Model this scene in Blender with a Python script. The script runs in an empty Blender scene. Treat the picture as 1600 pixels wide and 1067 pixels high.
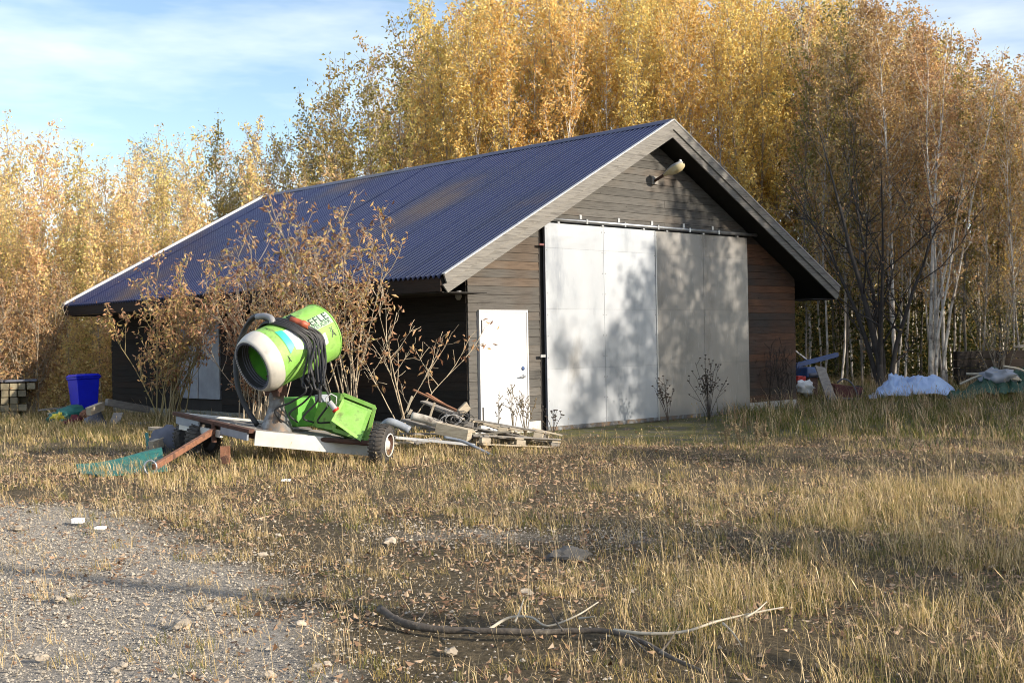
import bpy, math, random
import numpy as np
from mathutils import Vector, Matrix, noise as mn
random.seed(7); rng = np.random.default_rng(7)
R_ = math.radians
sc = bpy.context.scene
col = sc.collection

# ------------------------------------------------------------------ camera
CAM = np.array([-13.2919, -15.0636, 1.5757]); FPX = 1879.7
RT = np.array([0.7253, -0.6882, -0.0184]); UP = np.array([0.0139, -0.0120, 0.9998]); FW = np.array([0.6883, 0.7255, -0.0008])
RT /= np.linalg.norm(RT); FW -= RT * (RT @ FW); FW /= np.linalg.norm(FW); UP = np.cross(RT, FW)
cd = bpy.data.cameras.new('camera'); cam = bpy.data.objects.new('camera', cd); col.objects.link(cam)
cam.matrix_world = Matrix(((RT[0], UP[0], -FW[0], CAM[0]), (RT[1], UP[1], -FW[1], CAM[1]), (RT[2], UP[2], -FW[2], CAM[2]), (0, 0, 0, 1)))
cd.sensor_width = 36; cd.lens = FPX / 1600 * 36; cd.clip_end = 3000; cd.clip_start = 0.05
sc.camera = cam
# ------------------------------------------------------------------ sun, sky, exposure
SUN = Vector((0.27, -0.93, 0.365)).normalized()          # direction towards the sun
sl = bpy.data.lights.new('sun', 'SUN'); sl.energy = 5.0; sl.angle = R_(0.53); sl.color = (1.0, 0.89, 0.73)
so = bpy.data.objects.new('sun', sl); col.objects.link(so); so.rotation_euler = SUN.to_track_quat('Z', 'Y').to_euler(); so.location = (10, -30, 20)
w = bpy.data.worlds.new('World'); sc.world = w; w.use_nodes = True
wn, wl = w.node_tree.nodes, w.node_tree.links
bg = wn['Background']; bg.inputs[1].default_value = 0.135
sky = wn.new('ShaderNodeTexSky'); sky.sky_type = 'NISHITA'; sky.sun_disc = False
sky.sun_elevation = math.asin(SUN.z); sky.sun_rotation = math.atan2(SUN.x, SUN.y); sky.altitude = 200; sky.air_density = 1.0; sky.dust_density = 0.6; sky.ozone_density = 1.3
tc = wn.new('ShaderNodeTexCoord'); mp = wn.new('ShaderNodeMapping'); mp.inputs['Scale'].default_value = (1.0, 1.0, 4.5); mp.inputs['Location'].default_value = (1.55, 0.4, 0.25)
nz = wn.new('ShaderNodeTexNoise'); nz.inputs['Scale'].default_value = 2.1; nz.inputs['Detail'].default_value = 6; nz.inputs['Roughness'].default_value = 0.55
cr = wn.new('ShaderNodeValToRGB'); cr.color_ramp.elements[0].position = 0.42; cr.color_ramp.elements[1].position = 0.72; cr.color_ramp.elements[1].color = (0.8, 0.8, 0.8, 1)
mx = wn.new('ShaderNodeMix'); mx.data_type = 'RGBA'; mx.inputs[7].default_value = (8.0, 8.1, 8.6, 1)
wl.new(tc.outputs['Generated'], mp.inputs[0]); wl.new(mp.outputs[0], nz.inputs['Vector']); wl.new(nz.outputs[0], cr.inputs[0])
wl.new(cr.outputs[0], mx.inputs[0]); wl.new(sky.outputs[0], mx.inputs[6]); wl.new(mx.outputs[2], bg.inputs[0])
vs = sc.view_settings; vs.view_transform = 'Standard'; vs.look = 'None'; vs.exposure = 0.6; vs.gamma = 1.0
sc.cycles.max_bounces = 4; sc.cycles.diffuse_bounces = 2; sc.cycles.caustics_reflective = False; sc.cycles.caustics_refractive = False; sc.cycles.transparent_max_bounces = 4; sc.cycles.use_denoising = True; sc.cycles.use_adaptive_sampling = True; sc.cycles.adaptive_threshold = 0.03; sc.cycles.filter_width = 1.0

# ------------------------------------------------------------------ where things stand
def P(u, v, d):                      # a point seen at (u, v) of the photograph, d metres deep
    return CAM + d * (FW + RT * (u - 800) / FPX - UP * (v - 533.5) / FPX)
def G(u, v, z=0.0):                  # the same on the ground
    q = FW + RT * (u - 800) / FPX - UP * (v - 533.5) / FPX
    return CAM + q * ((z - CAM[2]) / q[2])
FH = np.array([0.6882, 0.7255]); RH = np.array([0.7255, -0.6882])
def rd(r, d): return CAM[:2] + FH * d + RH * r
def ground_z(x, y):
    n = 0.022 * np.sin(0.9 * x + 0.3) * np.sin(0.8 * y + 0.5) + 0.012 * np.sin(2.3 * x + 1.1 * y) + 0.008 * np.sin(5.1 * x - 3.7 * y + 1)
    return n - 0.02

# ------------------------------------------------------------------ materials
MATS = {}
def newmat(name):
    m = bpy.data.materials.new(name); m.use_nodes = True; MATS[name] = m
    nt = m.node_tree; return m, nt.nodes, nt.links, nt.nodes['Principled BSDF']
def ramp(n, stops):
    r = n.new('ShaderNodeValToRGB'); e = r.color_ramp.elements
    while len(e) < len(stops): e.new(0.5)
    for k, (p_, c) in enumerate(stops): e[k].position = p_; e[k].color = (*c, 1)
    return r
def pm(name, c1, c2=None, scale=4.0, rough=0.8, metal=0.0, bump=0.0, bscale=40.0, stretch=(1, 1, 1), lo=0.35, hi=0.65, rand=0.0, c3=None, spec=0.5):
    m, n, l, b = newmat(name)
    b.inputs['Roughness'].default_value = rough; b.inputs['Metallic'].default_value = metal; b.inputs['Specular IOR Level'].default_value = spec
    t = n.new('ShaderNodeTexCoord'); mpn = n.new('ShaderNodeMapping'); mpn.inputs['Scale'].default_value = stretch
    l.new(t.outputs['Object'], mpn.inputs[0])
    vec = mpn.outputs[0]
    if rand:
        oi = n.new('ShaderNodeObjectInfo'); ad = n.new('ShaderNodeVectorMath'); ad.operation = 'MULTIPLY_ADD'
        cb = n.new('ShaderNodeCombineXYZ')
        for i in range(3): l.new(oi.outputs['Random'], cb.inputs[i])
        l.new(cb.outputs[0], ad.inputs[0]); ad.inputs[1].default_value = (37, 91, 53); l.new(vec, ad.inputs[2]); vec = ad.outputs[0]
    if c2 is None: c2 = tuple(x * 0.75 for x in c1)
    nz_ = n.new('ShaderNodeTexNoise'); nz_.inputs['Scale'].default_value = scale; nz_.inputs['Detail'].default_value = 6; nz_.inputs['Roughness'].default_value = 0.62
    l.new(vec, nz_.inputs['Vector'])
    stops = [(lo, c1), (hi, c2)] if c3 is None else [(lo, c1), ((lo + hi) / 2, c2), (hi, c3)]
    r = ramp(n, stops); l.new(nz_.outputs[0], r.inputs[0]); out = r.outputs[0]
    if rand:
        hs = n.new('ShaderNodeHueSaturation'); mr = n.new('ShaderNodeMapRange'); mr.inputs[3].default_value = 1 - rand; mr.inputs[4].default_value = 1 + rand
        l.new(oi.outputs['Random'], mr.inputs[0]); l.new(mr.outputs[0], hs.inputs['Value']); l.new(out, hs.inputs['Color']); out = hs.outputs[0]
    l.new(out, b.inputs['Base Color'])
    if bump:
        n2 = n.new('ShaderNodeTexNoise'); n2.inputs['Scale'].default_value = bscale; n2.inputs['Detail'].default_value = 4; l.new(vec, n2.inputs['Vector'])
        bp = n.new('ShaderNodeBump'); bp.inputs['Strength'].default_value = bump; bp.inputs['Distance'].default_value = 0.02
        l.new(n2.outputs[0], bp.inputs['Height']); l.new(bp.outputs[0], b.inputs['Normal'])
    return m
def leafmat(name, stops, trans=0.3, rough=0.55, vary=0.12):
    m, n, l, b = newmat(name)
    at = n.new('ShaderNodeAttribute'); at.attribute_name = 'tint'
    r = ramp(n, stops); l.new(at.outputs['Fac'], r.inputs[0])
    oi = n.new('ShaderNodeObjectInfo'); hs = n.new('ShaderNodeHueSaturation')
    a = n.new('ShaderNodeMapRange'); a.inputs[3].default_value = 0.5 - vary * 0.16; a.inputs[4].default_value = 0.5 + vary * 0.16; l.new(oi.outputs['Random'], a.inputs[0]); l.new(a.outputs[0], hs.inputs['Hue'])
    c = n.new('ShaderNodeMapRange'); c.inputs[3].default_value = 1 + vary; c.inputs[4].default_value = 1 - vary * 1.6; l.new(oi.outputs['Random'], c.inputs[0]); l.new(c.outputs[0], hs.inputs['Value'])
    l.new(r.outputs[0], hs.inputs['Color'])
    l.new(hs.outputs[0], b.inputs['Base Color']); b.inputs['Roughness'].default_value = rough; b.inputs['Specular IOR Level'].default_value = 0.3
    tr = n.new('ShaderNodeBsdfTranslucent'); l.new(hs.outputs[0], tr.inputs[0])
    ms = n.new('ShaderNodeMixShader'); ms.inputs[0].default_value = trans
    l.new(b.outputs[0], ms.inputs[1]); l.new(tr.outputs[0], ms.inputs[2]); l.new(ms.outputs[0], n['Material Output'].inputs[0])
    return m

# ------------------------------------------------------------------ mesh building
def link(o, parent=None):
    col.objects.link(o)
    if parent is not None: o.parent = parent
    return o
def tag(o, label=None, cat=None, group=None, kind=None):
    if label: o['label'] = label
    if cat: o['category'] = cat
    if group: o['group'] = group
    if kind: o['kind'] = kind
    return o
def thing(name, label, cat, loc=(0, 0, 0), group=None):
    o = bpy.data.objects.new(name, None); o.empty_display_size = 0.1; o.location = loc; link(o); return tag(o, label, cat, group)
def root_loc(o):
    while o is not None and o.parent is not None: o = o.parent
    return np.array(o.location) if o is not None else np.zeros(3)
def arrmesh(name, V, F, mats, tint=None, smooth=False):
    me = bpy.data.meshes.new(name); V = np.asarray(V, np.float32); F = np.asarray(F, np.int32); k = F.shape[1]
    me.vertices.add(len(V)); me.vertices.foreach_set('co', V.ravel())
    me.loops.add(F.size); me.loops.foreach_set('vertex_index', F.ravel())
    me.polygons.add(len(F)); me.polygons.foreach_set('loop_start', np.arange(0, F.size, k, dtype=np.int32)); me.polygons.foreach_set('loop_total', np.full(len(F), k, np.int32))
    me.polygons.foreach_set('use_smooth', np.full(len(F), smooth))
    if tint is not None:
        a = me.attributes.new('tint', 'FLOAT', 'FACE'); a.data.foreach_set('value', np.asarray(tint, np.float32))
    for m in (mats if isinstance(mats, (list, tuple)) else [mats]): me.materials.append(m)
    me.update(calc_edges=True); return me
class MB:
    def __init__(s): s.v = []; s.f = []
    def add(s, vs_, fs_):
        b = len(s.v); s.v += [tuple(map(float, x)) for x in vs_]; s.f += [tuple(i + b for i in q) for q in fs_]; return s
    def hexa(s, a):                      # 8 corners: bottom four, top four
        return s.add(a, [(3, 2, 1, 0), (4, 5, 6, 7), (0, 1, 5, 4), (1, 2, 6, 5), (2, 3, 7, 6), (3, 0, 4, 7)])
    def box(s, lo, hi):
        x0, y0, z0 = lo; x1, y1, z1 = hi
        return s.hexa([(x0, y0, z0), (x1, y0, z0), (x1, y1, z0), (x0, y1, z0), (x0, y0, z1), (x1, y0, z1), (x1, y1, z1), (x0, y1, z1)])
    def bar(s, a, b, w_, h, up=(0, 0, 1), taper=1.0):  # rectangular bar from a to b
        a, b, up = Vector(a), Vector(b), Vector(up); d = (b - a).normalized(); sd = d.cross(up).normalized(); u = sd.cross(d).normalized()
        q = []
        for zz in (-1, 1):
            for e, p_ in ((1, a), (taper, b)):
                pass
        c = lambda p_, i, j, k=1.0: p_ + sd * (i * w_ / 2 * k) + u * (j * h / 2 * k)
        return s.hexa([c(a, -1, -1), c(a, 1, -1), c(b, 1, -1, taper), c(b, -1, -1, taper), c(a, -1, 1), c(a, 1, 1), c(b, 1, 1, taper), c(b, -1, 1, taper)])
    def tube(s, pts, rad, n=8, cap=True, closed=False):
        pts = [Vector(p_) for p_ in pts]; m = len(pts); rad = rad if isinstance(rad, (list, tuple)) else [rad] * m
        ref = Vector((0, 0, 1)); vs_ = []; prev = None
        for i, p_ in enumerate(pts):
            d = (pts[(i + 1) % m] - pts[i - 1]) if closed else (pts[min(i + 1, m - 1)] - pts[max(i - 1, 0)])
            d.normalize()
            if prev is None: x = d.cross(ref) if abs(d.z) < 0.95 else d.cross(Vector((1, 0, 0)))
            else: x = prev - d * prev.dot(d)
            x.normalize(); prev = x; y = d.cross(x)
            for k in range(n):
                a = 2 * math.pi * k / n; vs_.append(p_ + (x * math.cos(a) + y * math.sin(a)) * rad[i])
        fs_ = []
        for i in range(m if closed else m - 1):
            j = (i + 1) % m
            for k in range(n): fs_.append((i * n + k, i * n + (k + 1) % n, j * n + (k + 1) % n, j * n + k))
        if cap and not closed: fs_ += [tuple(range(n))[::-1], tuple((m - 1) * n + k for k in range(n))]
        return s.add(vs_, fs_)
    def lathe(s, c, ax, prof, n=32, x=None, a0=0.0, a1=2 * math.pi):   # prof: list of (along axis, radius)
        c, ax = Vector(c), Vector(ax).normalized()
        x = Vector(x) if x is not None else (ax.cross(Vector((0, 0, 1))) if abs(ax.z) < 0.9 else ax.cross(Vector((1, 0, 0))))
        x = (x - ax * x.dot(ax)).normalized(); y = ax.cross(x); full = abs(a1 - a0 - 2 * math.pi) < 1e-6; m = n if full else n + 1
        vs_ = [c + ax * h + (x * math.cos(a0 + (a1 - a0) * k / n) + y * math.sin(a0 + (a1 - a0) * k / n)) * r for h, r in prof for k in range(m)]
        fs_ = [(i * m + k, i * m + (k + 1) % m, (i + 1) * m + (k + 1) % m, (i + 1) * m + k) for i in range(len(prof) - 1) for k in range(n)]
        return s.add(vs_, fs_)
    def build(s, name, mat, parent=None, smooth=False, bevel=0.0, world=True):
        o_ = root_loc(parent) if (world and parent is not None) else np.zeros(3)
        me = bpy.data.meshes.new(name); me.from_pydata([tuple(np.array(p_) - o_) for p_ in s.v], [], s.f)
        if smooth:
            for q in me.polygons: q.use_smooth = True
        me.materials.append(MATS[mat] if isinstance(mat, str) else mat); me.validate(); me.update()
        o = bpy.data.objects.new(name, me); link(o, parent)
        if bevel:
            b = o.modifiers.new('bevel', 'BEVEL'); b.width = bevel; b.segments = 2; b.limit_method = 'ANGLE'
        return o
    def solo(s, name, mat, label, cat, group=None, smooth=False, bevel=0.0):
        """a thing that is one mesh; its origin at its base"""
        A = np.array(s.v); o0 = np.array([A[:, 0].mean(), A[:, 1].mean(), A[:, 2].min()]); s.v = [tuple(p_ - o0) for p_ in A]
        o = s.build(name, mat, None, smooth, bevel); o.location = o0; return tag(o, label, cat, group)
def fix_normals(o):
    import bmesh
    bm = bmesh.new(); bm.from_mesh(o.data); bmesh.ops.recalc_face_normals(bm, faces=bm.faces); bm.to_mesh(o.data); bm.free(); return o

# materials of the place
pm('corner_dark', (0.03, 0.026, 0.024), rough=0.9)
def woodmat(name, grey, brown, bias, rand=0.18, dark=(0.05, 0.04, 0.035)):
    m, n, l, b = newmat(name)
    t = n.new('ShaderNodeTexCoord'); geo = n.new('ShaderNodeNewGeometry'); oi = n.new('ShaderNodeObjectInfo')
    mp1 = n.new('ShaderNodeMapping'); mp1.inputs['Scale'].default_value = (0.55, 0.55, 0.9); l.new(geo.outputs['Position'], mp1.inputs[0])
    big = n.new('ShaderNodeTexNoise'); big.inputs['Scale'].default_value = 0.9; big.inputs['Detail'].default_value = 3; l.new(mp1.outputs[0], big.inputs['Vector'])
    cb = n.new('ShaderNodeCombineXYZ'); l.new(oi.outputs['Random'], cb.inputs[2]); l.new(oi.outputs['Random'], cb.inputs[0])
    sc_ = n.new('ShaderNodeVectorMath'); sc_.operation = 'MULTIPLY_ADD'; sc_.inputs[1].default_value = (30, 30, 30); l.new(cb.outputs[0], sc_.inputs[0])
    mp2 = n.new('ShaderNodeMapping'); mp2.inputs['Scale'].default_value = (1.1, 1.1, 26); l.new(geo.outputs['Position'], mp2.inputs[0]); l.new(mp2.outputs[0], sc_.inputs[2])
    gr = n.new('ShaderNodeTexNoise'); gr.inputs['Scale'].default_value = 2.2; gr.inputs['Detail'].default_value = 7; gr.inputs['Roughness'].default_value = 0.65; l.new(sc_.outputs[0], gr.inputs['Vector'])
    # browner low on the sheltered courses, board by board
    mth = n.new('ShaderNodeMath'); mth.operation = 'MULTIPLY_ADD'; l.new(oi.outputs['Random'], mth.inputs[0]); mth.inputs[1].default_value = 0.22; l.new(big.outputs[0], mth.inputs[2])
    rb = ramp(n, [(bias, (0, 0, 0)), (bias + 0.22, (1, 1, 1))]); l.new(mth.outputs[0], rb.inputs[0])
    mixc = n.new('ShaderNodeMix'); mixc.data_type = 'RGBA'; mixc.inputs[6].default_value = (*grey, 1); mixc.inputs[7].default_value = (*brown, 1); l.new(rb.outputs[0], mixc.inputs[0])
    gramp = ramp(n, [(0.3, (0.45, 0.43, 0.42)), (0.5, (0.95, 0.95, 0.95)), (0.72, (1.25, 1.22, 1.18))]); l.new(gr.outputs[0], gramp.inputs[0])
    mu = n.new('ShaderNodeMix'); mu.data_type = 'RGBA'; mu.blend_type = 'MULTIPLY'; mu.inputs[0].default_value = 1; l.new(mixc.outputs[2], mu.inputs[6]); l.new(gramp.outputs[0], mu.inputs[7])
    # knots
    kv = n.new('ShaderNodeTexVoronoi'); kv.inputs['Scale'].default_value = 3.3; l.new(sc_.outputs[0], kv.inputs['Vector']); 
    mp3 = n.new('ShaderNodeMapping'); mp3.inputs['Scale'].default_value = (1.2, 1.2, 2.2); l.new(geo.outputs['Position'], mp3.inputs[0]); l.new(mp3.outputs[0], kv.inputs['Vector'])
    kr = ramp(n, [(0.03, dark), (0.075, (1, 1, 1))]); l.new(kv.outputs['Distance'], kr.inputs[0])
    mu2 = n.new('ShaderNodeMix'); mu2.data_type = 'RGBA'; mu2.blend_type = 'MULTIPLY'; mu2.inputs[0].default_value = 0.8; l.new(mu.outputs[2], mu2.inputs[6]); l.new(kr.outputs[0], mu2.inputs[7])
    hs = n.new('ShaderNodeHueSaturation'); mr = n.new('ShaderNodeMapRange'); mr.inputs[3].default_value = 1 - rand; mr.inputs[4].default_value = 1 + rand; l.new(oi.outputs['Random'], mr.inputs[0]); l.new(mr.outputs[0], hs.inputs['Value']); l.new(mu2.outputs[2], hs.inputs['Color'])
    l.new(hs.outputs[0], b.inputs['Base Color']); b.inputs['Roughness'].default_value = 0.85; b.inputs['Specular IOR Level'].default_value = 0.25
    bp = n.new('ShaderNodeBump'); bp.inputs['Strength'].default_value = 0.35; bp.inputs['Distance'].default_value = 0.01; l.new(gr.outputs[0], bp.inputs['Height']); l.new(bp.outputs[0], b.inputs['Normal'])
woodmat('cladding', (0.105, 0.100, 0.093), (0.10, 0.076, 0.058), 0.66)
woodmat('cladding_brown', (0.060, 0.050, 0.044), (0.110, 0.055, 0.032), 0.50)
woodmat('cladding_mixed', (0.102, 0.095, 0.087), (0.104, 0.076, 0.056), 0.56)
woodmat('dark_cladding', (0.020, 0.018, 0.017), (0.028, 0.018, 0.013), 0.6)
woodmat('fascia_wood', (0.20, 0.19, 0.175), (0.17, 0.145, 0.115), 0.7, rand=0.06, dark=(0.3, 0.25, 0.2))
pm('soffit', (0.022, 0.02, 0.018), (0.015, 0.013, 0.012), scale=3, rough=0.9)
pm('white_paint', (0.50, 0.51, 0.535), (0.45, 0.46, 0.49), scale=1.5, rough=0.45)
pm('white_trim', (0.56, 0.56, 0.57), (0.47, 0.47, 0.47), scale=3, rough=0.5)
pm('concrete_white', (0.55, 0.53, 0.49), (0.48, 0.46, 0.43), scale=6, rough=0.9, bump=0.3)
pm('concrete', (0.30, 0.29, 0.27), (0.18, 0.19, 0.14), scale=3, rough=0.95, bump=0.4)
pm('black_rubber', (0.018, 0.018, 0.020), (0.030, 0.030, 0.032), scale=8, rough=0.55)
pm('tyre_rubber', (0.030, 0.030, 0.032), (0.07, 0.06, 0.05), scale=7, rough=0.85, bump=0.2)
pm('steel', (0.52, 0.53, 0.55), (0.38, 0.39, 0.41), scale=5, rough=0.4, metal=0.85)
pm('grey_plastic', (0.30, 0.30, 0.31), (0.2, 0.2, 0.21), scale=5, rough=0.5)
pm('rust', (0.17, 0.075, 0.04), (0.26, 0.12, 0.07), scale=9, rough=0.85, bump=0.25, c3=(0.10, 0.05, 0.035))
pm('rust_dark', (0.055, 0.028, 0.020), (0.10, 0.045, 0.03), scale=9, rough=0.85)
pm('gun_green', (0.21, 0.45, 0.075), (0.26, 0.50, 0.11), scale=6.5, rough=0.55, bump=0.12, bscale=14, c3=(0.13, 0.17, 0.06), lo=0.38, hi=0.70)
pm('green_inside', (0.11, 0.40, 0.03), (0.07, 0.26, 0.03), scale=4, rough=0.6)
pm('teal_print', (0.05, 0.55, 0.42), rough=0.45); pm('white_print', (0.42, 0.62, 0.46), (0.34, 0.58, 0.30), scale=3, rough=0.45); pm('black_print', (0.02, 0.022, 0.025), rough=0.5)
pm('nozzle_steel', (0.60, 0.565, 0.50), (0.50, 0.48, 0.44), scale=5, rough=0.5, metal=0.1, c3=(0.36, 0.33, 0.29), lo=0.4, hi=0.8)
pm('galv_cone', (0.22, 0.23, 0.24), (0.12, 0.11, 0.10), scale=7, rough=0.6, metal=0.3, c3=(0.20, 0.13, 0.08))
pm('trailer_white', (0.60, 0.59, 0.56), (0.50, 0.47, 0.41), scale=2.5, rough=0.55, lo=0.45, hi=0.75)
pm('orange_plug', (0.42, 0.10, 0.045), (0.33, 0.08, 0.04), scale=6, rough=0.5); pm('red_plastic', (0.50, 0.03, 0.025), rough=0.4)
pm('blue_bin', (0.006, 0.016, 0.62), (0.006, 0.013, 0.50), scale=3, rough=0.35)
pm('pale_wood', (0.44, 0.38, 0.29), (0.31, 0.26, 0.195), scale=6, rough=0.85, stretch=(1, 1, 5), rand=0.2, bump=0.2)
pm('grey_wood', (0.27, 0.25, 0.23), (0.17, 0.155, 0.14), scale=6, rough=0.9, stretch=(1, 1, 4), rand=0.2, bump=0.2)
pm('red_wood', (0.33, 0.16, 0.09), (0.24, 0.11, 0.06), scale=6, rough=0.85, rand=0.15)
pm('bark_white', (0.60, 0.56, 0.50), (0.40, 0.36, 0.31), scale=5, rough=0.85, stretch=(1, 1, 0.8), c3=(0.10, 0.08, 0.07), lo=0.42, hi=0.68, rand=0.2)
pm('bark_grey', (0.22, 0.20, 0.165), (0.13, 0.11, 0.09), scale=6, rough=0.9, rand=0.25)
pm('bark_dark', (0.055, 0.048, 0.042), (0.035, 0.03, 0.027), scale=6, rough=0.9)
pm('stem_yellow', (0.36, 0.30, 0.13), (0.28, 0.22, 0.12), scale=4, rough=0.7, rand=0.2)
pm('stem_pale', (0.42, 0.35, 0.25), (0.26, 0.20, 0.14), scale=4, rough=0.75, rand=0.2)
pm('weed_dark', (0.06, 0.045, 0.035), (0.035, 0.028, 0.024), scale=9, rough=0.9)
pm('weed_tan', (0.22, 0.17, 0.09), (0.14, 0.10, 0.06), scale=9, rough=0.9)
pm('stone_tan', (0.42, 0.35, 0.27), (0.30, 0.26, 0.21), scale=6, rough=0.9, rand=0.25, bump=0.3, bscale=25)
pm('stone_grey', (0.10, 0.095, 0.09), (0.06, 0.058, 0.055), scale=8, rough=0.9, bump=0.3, bscale=25)
pm('block_stone', (0.28, 0.235, 0.155), (0.13, 0.115, 0.075), scale=5, rough=0.95, rand=0.3, bump=0.4, bscale=20)
pm('teal_net', (0.02, 0.17, 0.14), (0.012, 0.11, 0.095), scale=14, rough=0.6)
pm('green_net', (0.02, 0.075, 0.045), (0.012, 0.045, 0.03), scale=10, rough=0.7)
pm('tarp_blue', (0.34, 0.46, 0.68), (0.27, 0.38, 0.61), scale=4, rough=0.5, lo=0.45, hi=0.7)
pm('yellow_plastic', (0.62, 0.55, 0.04), (0.5, 0.42, 0.03), scale=5, rough=0.5)
pm('crimson', (0.14, 0.012, 0.02), (0.08, 0.01, 0.015), scale=12, rough=0.8)
pm('slate', (0.14, 0.15, 0.19), (0.09, 0.095, 0.12), scale=4, rough=0.7)
pm('blue_metal', (0.035, 0.085, 0.24), (0.025, 0.055, 0.15), scale=4, rough=0.5)
pm('rusty_red', (0.20, 0.07, 0.065), (0.13, 0.06, 0.06), scale=5, rough=0.8)
pm('white_foam', (0.80, 0.80, 0.79), (0.72, 0.72, 0.71), scale=9, rough=0.8)
pm('log_bark', (0.12, 0.10, 0.08), (0.07, 0.058, 0.048), scale=8, rough=0.95, bump=0.5, bscale=22, c3=(0.23, 0.20, 0.16), lo=0.35, hi=0.72)
pm('twig_pale', (0.50, 0.45, 0.36), (0.36, 0.32, 0.25), scale=9, rough=0.85)
def roofmat():
    m, n, l, b = newmat('roof_metal')
    geo = n.new('ShaderNodeNewGeometry'); oi = n.new('ShaderNodeObjectInfo')
    nz_ = n.new('ShaderNodeTexNoise'); nz_.inputs['Scale'].default_value = 0.33; nz_.inputs['Detail'].default_value = 5; l.new(geo.outputs['Position'], nz_.inputs['Vector'])
    r = ramp(n, [(0.42, (0.0015, 0.0065, 0.050)), (0.55, (0.0025, 0.007, 0.040)), (0.66, (0.036, 0.025, 0.025))]); l.new(nz_.outputs[0], r.inputs[0])
    l.new(r.outputs[0], b.inputs['Base Color']); b.inputs['Roughness'].default_value = 0.30; b.inputs['Specular IOR Level'].default_value = 0.6
roofmat()
def doormat():
    m, n, l, b = newmat('galvanised_sheet')
    geo = n.new('ShaderNodeNewGeometry'); oi = n.new('ShaderNodeObjectInfo')
    mp_ = n.new('ShaderNodeMapping'); mp_.inputs['Scale'].default_value = (1, 1, 0.35); l.new(geo.outputs['Position'], mp_.inputs[0])
    n1 = n.new('ShaderNodeTexNoise'); n1.inputs['Scale'].default_value = 1.3; n1.inputs['Detail'].default_value = 7; n1.inputs['Roughness'].default_value = 0.6; l.new(mp_.outputs[0], n1.inputs['Vector'])
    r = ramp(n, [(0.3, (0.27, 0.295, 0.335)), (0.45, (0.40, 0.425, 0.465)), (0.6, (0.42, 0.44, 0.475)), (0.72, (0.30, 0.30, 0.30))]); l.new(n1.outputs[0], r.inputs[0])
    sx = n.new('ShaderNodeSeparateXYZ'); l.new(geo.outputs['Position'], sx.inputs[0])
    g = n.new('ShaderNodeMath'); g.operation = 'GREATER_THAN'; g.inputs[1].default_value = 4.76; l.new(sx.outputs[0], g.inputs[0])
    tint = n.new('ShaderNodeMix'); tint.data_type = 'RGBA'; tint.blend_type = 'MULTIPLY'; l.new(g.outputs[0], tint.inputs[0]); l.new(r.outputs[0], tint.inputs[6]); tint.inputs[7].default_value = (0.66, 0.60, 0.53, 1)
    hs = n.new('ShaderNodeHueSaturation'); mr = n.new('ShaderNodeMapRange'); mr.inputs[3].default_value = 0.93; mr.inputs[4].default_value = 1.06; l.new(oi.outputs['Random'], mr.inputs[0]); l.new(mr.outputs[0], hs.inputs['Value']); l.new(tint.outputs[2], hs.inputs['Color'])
    # scratches
    mp2 = n.new('ShaderNodeMapping'); mp2.inputs['Scale'].default_value = (9, 9, 0.6); mp2.inputs['Rotation'].default_value = (0, 0.25, 0); l.new(geo.outputs['Position'], mp2.inputs[0])
    n2 = n.new('ShaderNodeTexNoise'); n2.inputs['Scale'].default_value = 6; n2.inputs['Detail'].default_value = 4; l.new(mp2.outputs[0], n2.inputs['Vector'])
    r2 = ramp(n, [(0.62, (0, 0, 0)), (0.74, (1, 1, 1))]); l.new(n2.outputs[0], r2.inputs[0])
    mxs = n.new('ShaderNodeMix'); mxs.data_type = 'RGBA'; mxs.inputs[7].default_value = (0.52, 0.53, 0.55, 1)
    sf = n.new('ShaderNodeMath'); sf.operation = 'MULTIPLY'; sf.inputs[1].default_value = 0.45; l.new(r2.outputs[0], sf.inputs[0]); l.new(sf.outputs[0], mxs.inputs[0]); l.new(hs.outputs[0], mxs.inputs[6])
    l.new(mxs.outputs[2], b.inputs['Base Color'])
    b.inputs['Metallic'].default_value = 0.55
    rr = n.new('ShaderNodeMapRange'); rr.inputs[3].default_value = 0.36; rr.inputs[4].default_value = 0.58; l.new(n1.outputs[0], rr.inputs[0]); l.new(rr.outputs[0], b.inputs['Roughness'])
    bp = n.new('ShaderNodeBump'); bp.inputs['Strength'].default_value = 0.12; bp.inputs['Distance'].default_value = 0.05; n3 = n.new('ShaderNodeTexNoise'); n3.inputs['Scale'].default_value = 2.5; l.new(geo.outputs['Position'], n3.inputs['Vector']); l.new(n3.outputs[0], bp.inputs['Height']); l.new(bp.outputs[0], b.inputs['Normal'])
doormat()
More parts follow.
